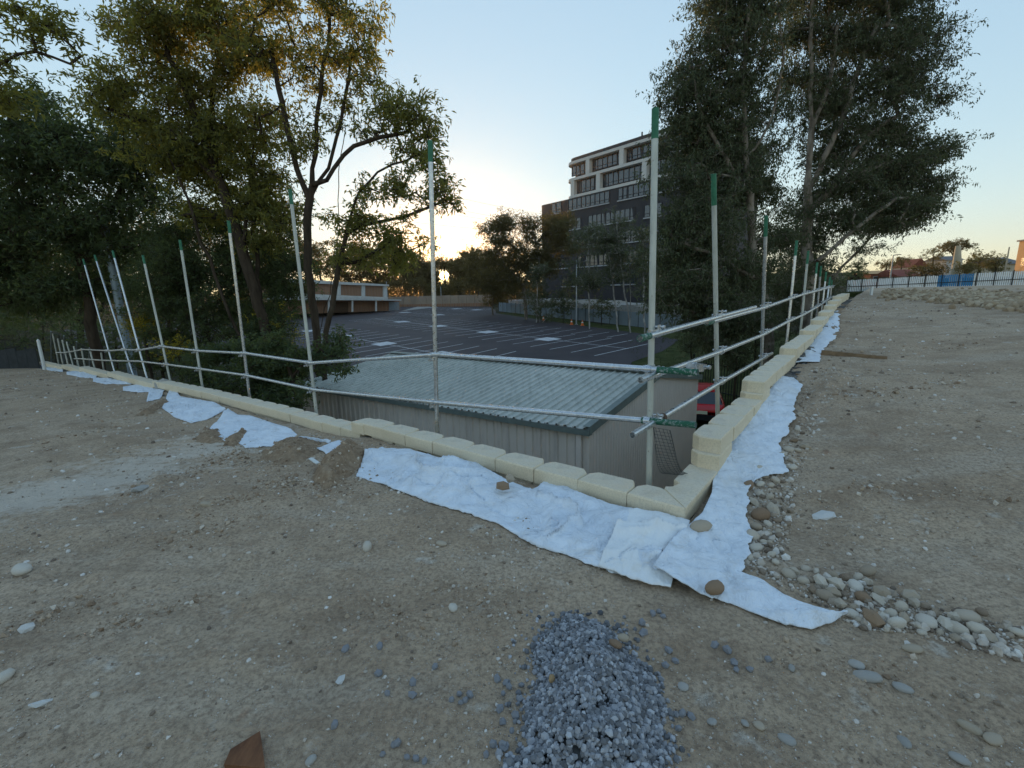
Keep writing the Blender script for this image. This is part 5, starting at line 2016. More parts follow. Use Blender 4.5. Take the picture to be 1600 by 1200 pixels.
zt5 = off_sz(cx3(870), cy3(975))[1]
F5 = zt6 - zt5
rows = {0: [(222, 326, 950), (405, 850, 880), (945, 1285, 780), (1400, 1640, 700)], 1: [(405, 540, 1080), (620, 1128, 1020), (1230, 1420, 950)]}
for lv in (0, 1):
    for (x0, x1, y) in rows[lv]:
        a_, b_ = srange(x0, x1, y); zt = zt6 - F5 * lv
        window(a_, b_, zt - hW, zt, 0)
rr = random.Random(5)
for lv in range(2, 8):
    zt = zt6 - F5 * lv
    if zt - hW < -1: break
    s_ = 2.0 + (1.5 if lv % 2 else 5)
    while s_ < s_end - 4:
        w = rr.choice([5.5, 8, 10.5, 4]); w = min(w, s_end - 1 - s_)
        window(s_, s_ + w, zt - hW, zt, 0)
        s_ += w + rr.choice([1.8, 2.4, 3.5])
# rooftop plant
part('roof_vent', MB().box(op(off_sz(988, 212)[0], zu_roof + .35, -3), 1.0, 1.0, .9, [OD3, ON3, UP]).tube([op(off_sz(988, 212)[0], zu_roof + .3, -2.8), op(off_sz(988, 212)[0], zu_roof + 1.5, -2.8)], .15, 8), M['roof_grey'], ofc)

# ================================================================== poles, cones, wires
def light_pole(base, top, r0, r1, label, arm=None, mat='pole_steel', lamp=True, cat='light pole', name='light_pole'):
    root = thing(name, label, cat, base)
    part('pole', MB().tube([base, (base + top) / 2, top], [r0, (r0 + r1) / 2, r1], 12), M[mat], root)
    part('base_plate', MB().box(base + UP * .03, r0 * 4, r0 * 4, .06), M[mat], root)
    if lamp:
        d = np.array([1., 0, 0]) if arm is None else np.asarray(arm)
        part('lamp_head', MB().tube([top, top + d * .9 + UP * .1], r1 * .7, 8).box(top + d * 1.1 + UP * .1, .6, .28, .12), M['dark_metal'], root)
    return root


b_ = lp(900.5, 507); t_ = at_y(899.5, 406, b_[1]); t_[0] = b_[0]
light_pole(b_, t_, .10, .06, 'slim pale light pole at the car park edge before the office trees', None, 'pole_steel', False)
b_ = at_y(203, 560, 19.0); t_ = at_y(180, 384, 19.0); b_[2] = t_[2] - 6.2
bb = at_y(200, 545, 19.0); t_ = at_y(176, 330, 19.0)
light_pole(np.array([bb[0], bb[1], -3.6]), np.array([bb[0] - .02, bb[1], t_[2]]), .16, .13, 'thick blue grey steel pole among the left trees behind the fence', None, 'pole_blue', False)
for i, (x, y0, y1, lab) in enumerate([(757, 476, 436, 'thin dark pole before the far trees, right of the sun'), (748, 476, 442, 'second thin dark pole closer to the sun on its right'), (690, 476, 448, 'thin pole directly below the sun at the far wall'),
                                      (606, 470, 440, 'thin pole rising behind the roof end of the brick building')]):
    b_ = at_y(x, y0, 119.0); b_[2] = float(low_z(b_[0], 119)); t_ = at_y(x, y1, 119.0); t_[0] = b_[0]
    light_pole(b_, t_, .12, .08, lab, None, 'dark_metal' if i < 2 else 'pole_steel')
for i, (x, y) in enumerate([(849, 500), (893, 506), (910, 507.5)]):
    p = lp(x, y + 1.5)
    rt = thing('traffic_cone', ['orange cone by the gum trunk at the car park edge', 'orange cone just left of the slim light pole', 'orange cone just right of the slim light pole'][i], 'traffic cone', p)
    part('cone', MB().tube([p + UP * .04, p + UP * .75], [.19, .04], 12), M['orange_plastic'], rt)
    part('base', MB().box(p + UP * .025, .45, .45, .05), M['orange_plastic'], rt)
    part('reflective_band', MB().tube([p + UP * .36, p + UP * .52], [.135, .10], 12), M['white_plastic'], rt)
for i, (x0, y0, x1, y1) in enumerate([(560, 268, 870, 338), (560, 292, 870, 352), (560, 305, 870, 356), (560, 335, 870, 363), (560, 352, 870, 384), (560, 362, 870, 396)]):
    p0, p1 = at_y(x0, y0, 150.0), at_y(x1, y1, 190.0)
    pts = [p0 + (p1 - p0) * t + UP * (-1.2 * 4 * t * (1 - t)) for t in np.linspace(0, 1, 12)]
    solo('power_line', MB().tube(pts, .028, 4), M['dark_metal'], ['topmost', 'second highest', 'third highest', 'third lowest', 'second lowest', 'lowest'][i] + ' of the power lines crossing the sky between left tree and gum', 'power line', 'power lines over the car park')

# ================================================================== far left end of the site: silt fence and mesh fence
s0, s1 = on_z(-60, 571, -1.35), on_b(63, 573, -.3)
s0 = ground_pt(-40, 577); s1 = ground_pt(62, 575)
d = s1 - s0; n = 7
root = thing('silt_fence', 'low dark silt fence closing the far left end of the site', 'fence', (s0 + s1) / 2)
h = .85
for i in range(n):
    a_, b_ = s0 + d * i / n, s0 + d * (i + 1) / n
    dd = d / np.linalg.norm(d); s_ = np.array([-dd[1], dd[0], 0]) * .012
    part('panel', MB().quadbox(a_ - s_, b_ - s_, b_ + s_, a_ + s_, UP * (h + .06 * math.sin(i * 2.1))), M['silt_mesh'], root)
    part('stake', MB().box(a_ + UP * (h + .1) / 2, .04, .04, h + .1), M['silt_mesh'], root)
# sloping green mesh fence running down behind the posts
mroot = thing('mesh_fence', 'sloping green mesh fence behind the far left scaffold posts', 'fence', on_b(110, 560, 1.5))
tops = [on_b(x, y, 1.4) for x, y in ((80, 519), (100, 526), (120, 535), (140, 545), (162, 556))]
bots = [on_b(x, y, 1.4) for x, y in ((80, 566), (100, 570), (120, 575), (140, 580), (162, 590))]
for i in range(4):
    mb = MB()
    A_, B_, C_, D_ = bots[i], bots[i + 1], tops[i + 1], tops[i]
    nb = 9
    for k in range(nb + 1):
        t = k / nb
        mb.tube([A_ + (B_ - A_) * t, D_ + (C_ - D_) * t], .012, 4, False)
        mb.tube([A_ + (D_ - A_) * t, B_ + (C_ - B_) * t], .012, 4, False)
    part('mesh_panel', mb, M['green_mesh'], mroot)
    part('post', MB().tube([A_, D_ + UP * .05], .025, 8), M['pole_steel'], mroot)

# ================================================================== right horizon
def paling_fence():
    p0, p1 = at_y(1322, 454, 46.0), at_y(1640, 440, 40.0)
    p0[2] = at_y(1330, 455.5, 46)[2]; p1[2] = at_y(1600, 445, 40)[2]
    h = 1.0
    T0, T1 = at_y(1330, 438, 46)[2] - p0[2], at_y(1600, 421.5, 40)[2] - p1[2]
    d = p1 - p0; L = np.linalg.norm(d); dh = d.copy(); dh[2] = 0; dh /= np.linalg.norm(dh); s_ = np.array([-dh[1], dh[0], 0])
    root = thing('paling_fence', 'long pale paling fence with a blue stretch along the right horizon', 'fence', (p0 + p1) / 2)
    n = 104
    mw, mbm = None, None
    for i in range(n):
        t = (i + .5) / n
        q = p0 + d * t; hh = T0 + (T1 - T0) * t
        px = 1322 + 318 * t
        blue = 1474 < px < 1530
        me = MB().box((0, 0, .5), L / n * .66, .03, 1.0).mesh('paling', M['paling_blue' if blue else 'paling_white']) if (blue and mbm is None) or (not blue and mw is None) else None
        if me is not None:
            if blue: mbm = me
            else: mw = me
        o = bpy.data.objects.new('paling', mbm if blue else mw); COL.objects.link(o); o.parent = root
        o.location = q - np.array(root.location) + s_ * rng.uniform(-.004, .004); o.scale = (1, 1, hh * rng.uniform(.97, 1.02)); o.rotation_euler = (0, 0, math.atan2(dh[1], dh[0]))
    for i in range(13):
        t = i / 12; q = p0 + d * t - (np.array([s_[0], s_[1], 0]) * .05); hh = (T0 + (T1 - T0) * t)
        part('post', MB().box(q + UP * hh * .53, .06, .06, hh * 1.12, [dh, s_, UP]), M['dark_metal'], root)
    part('rail', MB().quadbox(p0 - s_ * .06 + UP * T0 * .4, p1 - s_ * .06 + UP * T1 * .4, p1 - s_ * .03 + UP * T1 * .4, p0 - s_ * .03 + UP * T0 * .4, UP * .06), M['dark_metal'], root)
    # grassy kerb at its foot
    g = MB().quadbox(p0 - s_ * 1.4 - UP * .5, p1 - s_ * 1.4 - UP * .5, p1 + s_ * 1 - UP * .5, p0 + s_ * 1 - UP * .5, UP * .42)
    o = structure('grass_bank', g, M['grass'])


paling_fence()


def house(px0, px1, y_eave, y_ridge, Y, wallm, roofm, label, z0=0.5, depth=8.0, nwin=3, gable=False, yb=445, name='house'):
    A_, B_ = at_y(px0, y_eave, Y + depth), at_y(px1, y_eave, Y)
    if A_[0] > B_[0] - 5: A_[0] = B_[0] - 5
    ze = .5 * (A_[2] + B_[2]); zr = at_y((px0 + px1) / 2, y_ridge, Y)[2]
    x0, x1 = A_[0], B_[0]
    zb_ = at_y((px0 + px1) / 2, yb, Y)[2] - 1.0
    root = thing(name, label, 'house', ((x0 + x1) / 2, Y + depth / 2, zb_))
    part('wall', MB().box(((x0 + x1) / 2, Y + depth / 2, (zb_ + ze) / 2), x1 - x0, depth, ze - zb_), M[wallm], root)
    e = .5
    mb = MB()
    if gable:      # gable end faces the viewer
        V = [(x0 - e, Y - e, ze), (x1 + e, Y - e, ze), ((x0 + x1) / 2, Y - e, zr)]
    else:
        V = [(x0 - e, Y - e, ze), (x0 - e, Y + depth + e, ze), (x0 - e, Y + depth / 2, zr)]
    V2 = [(x, y + depth + 2 * e, z) if gable else (x + x1 - x0 + 2 * e, y, z) for x, y, z in V]
    mb.add(V + V2, [(0, 1, 2), (5, 4, 3), (0, 3, 4, 1), (1, 4, 5, 2), (2, 5, 3, 0)])
    me = mb.mesh('roof', M[roofm]); bm = bmesh.new(); bm.from_mesh(me); bmesh.ops.recalc_face_normals(bm, faces=bm.faces); bm.to_mesh(me); bm.free()
    part('roof', me, None, root)
    for i in range(nwin):
        xc = x0 + (x1 - x0) * (i + .5) / nwin; w = (x1 - x0) / nwin * .5
        zc = zb_ + 1 + (ze - zb_ - 1) * .55
        f = part('window', MB().box((xc, Y - .03, zc), w, .12, min(1.3, (ze - zb_ - 1) * .5)), M['office_sill'], root)
        part('pane', MB().box((xc, Y - .075, zc), w * .86, .05, min(1.1, (ze - zb_ - 1) * .42)), M['glass'], f)
    return root


house(1362, 1392, 428, 422, 118, 'house_brick', 'house_orange', 'small orange brick house behind the paling fence, leftmost', nwin=2)
house(1400, 1438, 432, 420, 112, 'house_white', 'roof_red', 'white house with a low red roof behind the paling fence', nwin=3)
house(1414, 1448, 418, 404, 150, 'house_white', 'roof_red', 'house with a steep dark red gable on the right horizon', nwin=2, gable=True)
house(1476, 1504, 407, 399, 150, 'house_white', 'roof_grey', 'white two storey house beside the tall spreading tree', nwin=3)
house(1502, 1600, 414, 401, 128, 'house_cream', 'roof_grey', 'long cream building with grey roof on the right horizon', nwin=7, depth=12)


def orange_block():
    Y = 70.0
    A_, B_ = at_y(1588, 430, Y + 10), at_y(1720, 430, Y)
    zt = at_y(1596, 369, Y)[2]; zb_ = .2
    root = thing('apartment_block', 'golden lit apartment block at the right edge of the picture', 'building', ((A_[0] + B_[0]) / 2, Y + 5, zb_))
    part('wall', MB().box(((A_[0] + B_[0]) / 2, Y + 5, (zt + zb_) / 2), B_[0] - A_[0], 10, zt - zb_), M['house_orange'], root)  # golden sunlight is put into this orange wall colour
    part('roof', MB().box(((A_[0] + B_[0]) / 2, Y + 5, zt + .12), B_[0] - A_[0] + .5, 10.5, .24), M['roof_grey'], root)
    for i in range(3):
        for k in range(2):
            z = zb_ + 1.5 + k * 2.7
            f = part('window', MB().box((A_[0] - .03, Y + 2 + 3 * i, z), .1, 1.2, 1.3), M['office_sill'], root)
            part('pane', MB().box((A_[0] - .07, Y + 2 + 3 * i, z), .06, 1.05, 1.15), M['glass'], f)
            f = part('window', MB().box((A_[0] + 1.2 + 2.6 * i, Y - .03, z), 1.2, .1, 1.3), M['office_sill'], root)
            part('pane', MB().box((A_[0] + 1.2 + 2.6 * i, Y - .07, z), 1.05, .06, 1.15), M['glass'], f)

    root.rotation_euler = (0, 0, -.32)
    w2 = (B_[0] - A_[0]) / 2
    cs = [(x * math.cos(.32) + y * math.sin(.32), -x * math.sin(.32) + y * math.cos(.32)) for x in (-w2, w2) for y in (-5, 5)]
    r_ = ray(1588, 405); k_ = r_[0] / r_[1]
    root.location.x = max(k_ * (root.location.y + y) - x for x, y in cs)


orange_block()
# pale leaning tower-like slab lit by the sun and two poles
P0 = at_y(1494, 432, 105.0); P1 = at_y(1497, 384, 105.0)
solo('signal_mast', MB().tube([P0 - UP * 2, P0 + (P1 - P0) * .5, P1], [1.1, .75, .45], 8), M['house_cream'], 'pale tapering mast lit gold in front of the long cream building', 'mast')
for (x, y0, y1, lab) in [(1391, 434, 399, 'thin grey street pole on the right horizon, left of the houses'), (1571, 420, 386, 'pale pole before the long cream building near the right edge')]:
    b_ = at_y(x, y0, 90.0); t_ = at_y(x, y1, 90.0); t_[0] = b_[0]; b_[2] -= 1.2
    light_pole(b_, t_, .14, .10, lab, None, 'pole_steel' if x < 1400 else 'house_cream', x < 1400)

# ================================================================== trees
def seg_prisms(p0, p1, r0, r1, n):
    d = p1 - p0
    L = np.linalg.norm(d, axis=1, keepdims=True) + 1e-9
    u = d / L
    h = np.where(np.abs(u[:, 2:3]) < .9, np.array([[0, 0, 1.]]), np.array([[1., 0, 0]]))
    a = np.cross(h, u); a /= np.linalg.norm(a, axis=1, keepdims=True)
    b = np.cross(u, a)
    t = np.linspace(0, 2 * np.pi, n, endpoint=False)
    ring = a[:, None, :] * np.cos(t)[None, :, None] + b[:, None, :] * np.sin(t)[None, :, None]
    p1e = p1 + u * (r1[:, None] * .4)
    V = np.concatenate([p0[:, None] + ring * r0[:, None, None], p1e[:, None] + ring * r1[:, None, None]], 1)
    k = np.arange(n); k2 = (k + 1) % n
    f = np.stack([k, k2, n + k2, n + k], -1)
    F = (f[None] + (np.arange(len(p0)) * 2 * n)[:, None, None]).reshape(-1, 4)
    return V.reshape(-1, 3), F


def leaf_quads(C, length, width, r, droop=.5, spread=1.0):
    """C: leaf base points"""
    N = len(C)
    th = r.uniform(0, 2 * np.pi, N)
    el = r.normal(-droop, .55 * spread, N)
    d = np.stack([np.cos(th) * np.cos(el), np.sin(th) * np.cos(el), np.sin(el)], -1)
    s = np.cross(d, r.normal(size=(N, 3))); s /= np.linalg.norm(s, axis=1, keepdims=True) + 1e-9
    L = (length * r.uniform(.65, 1.25, N))[:, None]; Wd = (width * r.uniform(.7, 1.2, N))[:, None]
    bend = np.cross(s, d) * L * .12
    V = np.stack([C, C + d * L * .45 + s * Wd * .5 + bend, C + d * L, C + d * L * .45 - s * Wd * .5 + bend], 1).reshape(-1, 3)
    F = np.arange(N * 4).reshape(N, 4)
    return V, F


DENS = 2.1


def tree(name, label, cat, trunks, clumps, R0, bark, leafm, leaf=(.12, .035), per=60, sig=.32, droop=.5, seed=1, group=None, tip=.006, step=.45, bare=0, extra_trunk_sides=9, wobble=.16):
    """trunks: list of (points, base radius fraction); clumps: (centre xyz, rx, ry, rz, attractors)"""
    r = np.random.default_rng(seed)
    nodes, par = [], []
    dense = name not in ('bush', 'shrub', 'wattle_bush', 'distant_tree', 'suburban_tree', 'spreading_tree', 'dense_tree')
    if dense:
        per = int(per * DENS); R0 = R0 * .66
    trunk_ids = []
    for ti, pts in enumerate(trunks):
        pts = np.array(pts, float)
        # smooth resample
        d = np.r_[0, np.cumsum(np.linalg.norm(np.diff(pts, axis=0), axis=1))]
        n = max(3, int(d[-1] / step))
        s = np.linspace(0, d[-1], n + 1)
        P = np.stack([np.interp(s, d, pts[:, k]) for k in range(3)], -1)
        for _ in range(2):
            P[1:-1] = .25 * P[:-2] + .5 * P[1:-1] + .25 * P[2:]
        P[1:-1] += r.normal(0, step * .06, P[1:-1].shape)
        if ti == 0:
            p_ = -1
        else:
            dd = np.linalg.norm(np.array(nodes) - P[0], axis=1); p_ = int(np.argmin(dd)); P = P[1:]
        for q in P:
            nodes.append(q); par.append(p_); p_ = len(nodes) - 1
            trunk_ids.append(p_)
    base = nodes[0]
    cap = 60000
    NA = np.zeros((cap, 3)); n_ = len(nodes); NA[:n_] = nodes
    lowz = base[2] + .22 * (max(q[2] for q in nodes) - base[2])
    pen = np.zeros(cap); pen[:n_] = np.where(NA[:n_, 2] < lowz, 4.0, 0)
    att = []
    for (c, rx, ry, rz, k) in clumps:
        k = int(k * (1.35 if dense else 1))
        v = r.normal(size=(k, 3)); v /= np.linalg.norm(v, axis=1, keepdims=True)
        v *= (r.uniform(.12, 1, (k, 1)) ** (1 / 2.2))
        if dense:
            # foliage gathers in flattish pads with open air between them
            npad = max(2, k // 7)
            pv = r.normal(size=(npad, 3)); pv /= np.linalg.norm(pv, axis=1, keepdims=True)
            pv *= r.uniform(.2, 1, (npad, 1)) ** (1 / 2.4)
            sc_ = .30 * (rx * rz) ** .5
            v = pv[r.integers(0, npad, k)] * [rx, ry, rz] + r.normal(0, 1, (k, 3)) * [sc_, sc_, sc_ * .42]
            att.append(np.asarray(c) + v)
        else:
            att.append(np.asarray(c) + v * [rx, ry, rz])
    att = np.concatenate(att)
    # nearest first
    tn = NA[trunk_ids]
    dmin = np.min(np.linalg.norm(att[:, None, :] - tn[None], axis=2), axis=1)
    att = att[np.argsort(dmin)]
    tips = []
    for q in att:
        dv = q - NA[:n_]
        d = np.linalg.norm(dv, axis=1)
        cost = d + pen[:n_] + .35 * np.clip(-dv[:, 2], 0, None)
        j = int(np.argmin(cost)); L = d[j]
        if L < step * .35:
            tips.append(j); continue
        m = max(1, int(round(L / step)))
        p0 = NA[j].copy(); pj = par[j]
        tang = NA[j] - NA[pj] if pj >= 0 else np.array([0, 0, 1.])
        tang = tang / (np.linalg.norm(tang) + 1e-9)
        ctrl = p0 + tang * L * .30 + np.array([0, 0, .06 * L]) + r.normal(0, wobble * .5 * L, 3)
        prev = j
        for i in range(1, m + 1):
            t = i / m
            p = (1 - t) ** 2 * p0 + 2 * t * (1 - t) * ctrl + t * t * q
            if i < m: p = p + r.normal(0, wobble * .25 * step, 3)
            if n_ >= cap - 2: break
            NA[n_] = p; par.append(prev); prev = n_; n_ += 1
        tips.append(prev)
    cnt = np.zeros(n_)
    for t in tips: cnt[t] += 1
    leafed = cnt > 0
    for i in range(n_ - 1, 0, -1):
        if par[i] >= 0: cnt[par[i]] += cnt[i]
    N = max(cnt[0], 2)
    cnt = np.maximum(cnt, .8)
    kk = math.log(R0 / tip) / math.log(N)
    rad = tip * cnt ** kk
    par_ = np.array(par)
    ok = par_ >= 0
    i1 = np.where(ok)[0]; i0 = par_[i1]
    r0 = rad[i0].copy(); r1 = rad[i1]
    r0 = np.minimum(r0, r1 * 1.35 + .002)
    thick = r1 > .035
    Vs, Fs, o = [], [], 0
    for msk, n in ((thick, extra_trunk_sides), (~thick, 4)):
        if msk.any():
            V, F = seg_prisms(NA[i0[msk]], NA[i1[msk]], r0[msk], r1[msk], n)
            Vs.append(V); Fs.append(F + o); o += len(V)
    # root flare
    root = thing(name, label, cat, base, group)
    part('trunk', raw_mesh('trunk', np.concatenate(Vs), np.concatenate(Fs), M[bark], True), None, root)
    tp = np.array(sorted(set(tips)))
    if bare:
        tp = tp[r.uniform(size=len(tp)) > bare]
    # every twig end splits into short side twigs, each carrying one tight spray of leaves
    C0 = NA[tp]; Cp = NA[par_[tp]]
    nl = 9 if dense else 14
    ns = max(2, int(round(per / nl)))
    T0 = np.repeat(C0, ns, 0); Tb = np.repeat(Cp, ns, 0)
    w = r.uniform(0, 1.0, (len(T0), 1)) ** 1.3
    B0 = T0 * (1 - w * .9) + Tb * w * .9
    S = B0 + r.normal(0, sig * 1.25, B0.shape) * np.array([1, 1, .7]) + np.array([0, 0, .15 * sig])
    if sig < .5:
        tv, tf = seg_prisms(B0, S, np.full(len(S), tip * .55), np.full(len(S), tip * .35), 3)
        part('twigs', raw_mesh('twigs', tv, tf, M[bark], False), None, root, None, 'stuff')
    C = np.repeat(S, nl, 0); Bb = np.repeat(B0, nl, 0)
    t = r.uniform(0, .45, (len(C), 1))
    C = C * (1 - t) + Bb * t + r.normal(0, leaf[0] * .36, C.shape)
    V, F = leaf_quads(C, leaf[0], leaf[1], r, droop)
    part('crown', raw_mesh('crown', V, F, M[leafm]), None, root)
    return root


def cl(x, y, rx, ry, Y, k, dy=None, back=0.0):
    Y = Y + back
    """clump of foliage seen at a survey pixel, at distance Y"""
    c = at_y(x, y, Y)
    d = np.linalg.norm(c - O3)
    depth = (c[1] * _c - (c[2] - EYE) * _s)
    return (c, rx * depth / FPX, (dy if dy else .8 * rx * depth / FPX), ry * depth / FPX, k)


def tk(Y, *px, base=None):
    P = [at_y(x, y, Y) if len(q) == 2 else at_y(q[0], q[1], q[2]) for q in px for x, y in [q[:2]]]
    if base is not None:
        b = P[0].copy(); b[2] = base; P = [b] + P
    return P


# --- left group -------------------------------------------------------------
tree('broadleaf_tree', 'tall open tree with forked bare limbs and sunlit golden top beside the shed', 'tree',
     [tk(14, (496, 540), (488, 470), (480, 400), (478, 345), (484, 310), base=-4.0), tk(14, (484, 310), (460, 262), (452, 210), (436, 150), (424, 80)), tk(14, (484, 312), (492, 250), (494, 190), (505, 120), (515, 40)),
      tk(14, (490, 305), (512, 262), (528, 215), (540, 150), (548, 90)), tk(13.6, (496, 300), (530, 250), (560, 215), (600, 222), (640, 205)), [at_y(490, 600, 13.8)] + tk(13.8, (460, 540), (446, 440), (440, 340), (446, 250), (440, 170)), [at_y(490, 600, 14.4)] + tk(14.4, (500, 520), (522, 430), (530, 350), (524, 280), (540, 200))],
     [cl(420, 40, 70, 60, 14, 70), cl(500, 25, 70, 50, 14, 75), cl(560, 60, 45, 45, 14, 45), cl(450, 110, 60, 40, 14.5, 45), cl(530, 120, 60, 40, 14, 40), cl(395, 130, 50, 50, 15, 40),
      cl(620, 170, 45, 28, 13.6, 42), cl(660, 190, 34, 34, 13.4, 40), cl(590, 195, 40, 20, 13.6, 24), cl(470, 190, 60, 40, 14, 26), cl(420, 230, 40, 40, 14.5, 30), cl(560, 150, 50, 40, 14.2, 10), cl(470, -40, 120, 40, 14, 60), cl(380, 60, 40, 60, 15, 40), cl(650, 230, 34, 20, 13.4, 22), cl(505, 210, 50, 40, 14, 16)],
     .17, 'bark_dark', 'leaf_broad', (.16, .048), 13, .20, .55, 11, None, .0055, .40, .10)
tree('broadleaf_tree', 'leaning dark-limbed tree reaching right over the car park view toward the second post', 'tree',
     [tk(13, (505, 560), (518, 470), (538, 370), (556, 305), (580, 270), (620, 256), (655, 240), base=-4.0), tk(13, (540, 360), (600, 345), (640, 335), (680, 320)), tk(13, (528, 420), (570, 400), (600, 385))],
     [cl(690, 300, 28, 22, 13, 26), cl(650, 290, 40, 26, 13, 34), cl(600, 300, 40, 24, 13, 28), cl(575, 355, 40, 26, 13, 32), cl(620, 385, 40, 24, 13.2, 36), cl(540, 345, 30, 20, 13, 16), cl(595, 415, 40, 18, 13.4, 26), cl(545, 395, 30, 26, 13, 22), cl(652, 245, 32, 18, 13, 16), cl(690, 268, 14, 20, 13, 12), cl(655, 395, 22, 16, 13, 12), cl(640, 340, 30, 14, 13, 10)],
     .11, 'bark_dark', 'leaf_broad', (.16, .048), 15, .18, .5, 12, None, .005, .38, .06)
tree('broadleaf_tree', 'big dark tree leaning left with dense layered crown behind the third and fourth posts', 'tree',
     [tk(15, (425, 560), (402, 470), (375, 380), (345, 290), (315, 210), (285, 130), (255, 60), base=-4.0), tk(15, (378, 390), (390, 310), (395, 230), (400, 160)), tk(15, (345, 290), (290, 230), (230, 190), (170, 170)), tk(15.5, (360, 330), (330, 240), (330, 150), (345, 70)), [at_y(425, 590, 15.4)] + tk(15.4, (415, 520), (400, 420), (396, 330), (400, 240)), [at_y(425, 590, 14.8)] + tk(14.8, (370, 520), (330, 420), (300, 330), (270, 250), (235, 190))],
     [cl(250, 40, 70, 50, 15, 75), cl(330, 60, 60, 60, 15, 75), cl(200, 20, 40, 24, 15, 14), cl(215, 100, 40, 34, 15, 30), cl(300, 150, 70, 50, 15.5, 80), cl(230, 170, 60, 40, 15.5, 70), cl(390, 200, 50, 50, 15.5, 60), cl(330, 230, 60, 40, 15.5, 70),
      cl(400, 290, 50, 40, 15.5, 60), cl(340, 310, 60, 40, 16, 70), cl(280, 250, 60, 40, 16, 70), cl(330, 0, 80, 40, 15, 50), cl(430, 330, 40, 40, 15, 40), cl(390, 350, 50, 40, 15.5, 46), cl(150, 130, 50, 30, 15, 30)],
     .27, 'bark_dark', 'leaf_broad', (.17, .052), 22, .27, .5, 13, None, .006, .45)
tree('broadleaf_tree', 'dense dark tree filling the left edge of the picture behind the far posts', 'tree',
     [tk(19, (150, 560), (140, 460), (120, 380), (90, 300), (60, 230), base=-3.6), tk(19, (130, 420), (170, 340), (200, 270)), tk(19, (118, 370), (60, 330), (20, 300)), tk(19, (140, 450), (60, 440), (0, 420))],
     [cl(40, 190, 60, 45, 19, 80), cl(130, 200, 60, 40, 19, 70), cl(90, 260, 80, 45, 19, 110), cl(10, 270, 60, 60, 19, 90), cl(190, 290, 60, 50, 19, 90), cl(70, 340, 80, 50, 19, 120), cl(160, 370, 70, 40, 19, 90), cl(0, 370, 60, 60, 19, 90), cl(60, 430, 80, 45, 19.5, 110), cl(150, 440, 60, 40, 19.5, 70), cl(10, 470, 60, 40, 19.5, 70), cl(230, 350, 50, 50, 19, 60), cl(-60, 320, 60, 120, 19, 70), cl(230, 230, 50, 40, 18, 50)],
     .30, 'bark_dark', 'leaf_dark', (.22, .072), 22, .42, .45, 14, None, .007, .6)
tree('broadleaf_tree', 'large-leaved tree whose thin branches poke in at the upper left corner', 'tree',
     [tk(11, (-130, 560), (-140, 400), (-120, 250), (-60, 150), (20, 90), base=-2.6), tk(11, (-110, 240), (-60, 180), (0, 160)), tk(11, (-60, 150), (40, 70), (110, 100))],
     [cl(30, 25, 30, 16, 11, 22), cl(85, 30, 28, 20, 11, 20), cl(60, 50, 40, 16, 11, 16), cl(110, 70, 16, 18, 11, 12), cl(0, 90, 22, 20, 11, 12), cl(0, 150, 34, 26, 11, 26), cl(-90, 130, 50, 50, 11, 26), cl(20, 120, 10, 8, 11, 4), cl(-90, 40, 40, 40, 11, 16)],
     .07, 'bark_dark', 'leaf_broad', (.17, .048), 11, .14, .35, 15, None, .005, .4)
tree('understorey_tree', 'dark low tree tangle between the trunks behind the middle left posts', 'tree',
     [tk(17, (330, 560), (320, 500), (310, 440), base=-4.0), tk(17, (318, 490), (380, 440), (430, 420)), tk(17, (322, 500), (260, 450))],
     [cl(300, 400, 60, 40, 17, 70), cl(380, 420, 50, 35, 17, 60), cl(250, 430, 50, 40, 17, 60), cl(330, 470, 60, 40, 17, 70), cl(420, 470, 40, 40, 16.5, 46), cl(260, 500, 50, 35, 17, 50), cl(400, 520, 60, 30, 16, 50), cl(460, 430, 26, 40, 16, 30), cl(300, 350, 60, 40, 17.5, 60), cl(440, 380, 30, 30, 16.5, 26)],
     .14, 'bark_dark', 'leaf_dark', (.13, .042), 44, .28, .4, 16, None, .006, .45)
tree('understorey_tree', 'bushy low tree at the left end of the shed with leaves hanging over the rail', 'tree',
     [tk(10.5, (470, 640), (460, 600), (450, 570), base=-3.8), tk(10.5, (455, 590), (475, 560), (500, 545)), tk(9.8, (455, 585), (470, 600), (480, 612))],
     [cl(440, 548, 44, 20, 10.8, 34), cl(496, 560, 28, 16, 10.5, 20), cl(390, 560, 40, 24, 11, 36), cl(478, 610, 12, 9, 9.2, 5), cl(530, 575, 16, 7, 10, 8), cl(430, 590, 40, 24, 11, 40), cl(350, 560, 40, 30, 12, 36), cl(520, 530, 20, 24, 11, 16), cl(420, 625, 46, 18, 10.5, 26)],
     .08, 'bark_dark', 'leaf_dark', (.12, .04), 30, .16, .4, 17, None, .005, .3)


def bush(x, y, rx, ry, Y, label, leafm='leaf_dark', k=60, leaf=(.11, .035), per=40, sig=.2, seed=1, name='bush', group=None, base=None, R0=.05):
    c = at_y(x, y + ry, Y)
    zb_ = base if base is not None else min(c[2], float(low_z(c[0], c[1])) if Y > 25 else c[2] - .6)
    b = np.array([c[0], c[1], zb_]); t = at_y(x, y, Y)
    return tree(name, label, 'bush', [[b, (b + t) / 2 + [.05, 0, 0], t]], [cl(x, y, rx, ry, Y, k)], R0, 'bark_dark', leafm, leaf, per, sig, .2, seed, group, .005, max(.2, rx / 720 * Y * .35))


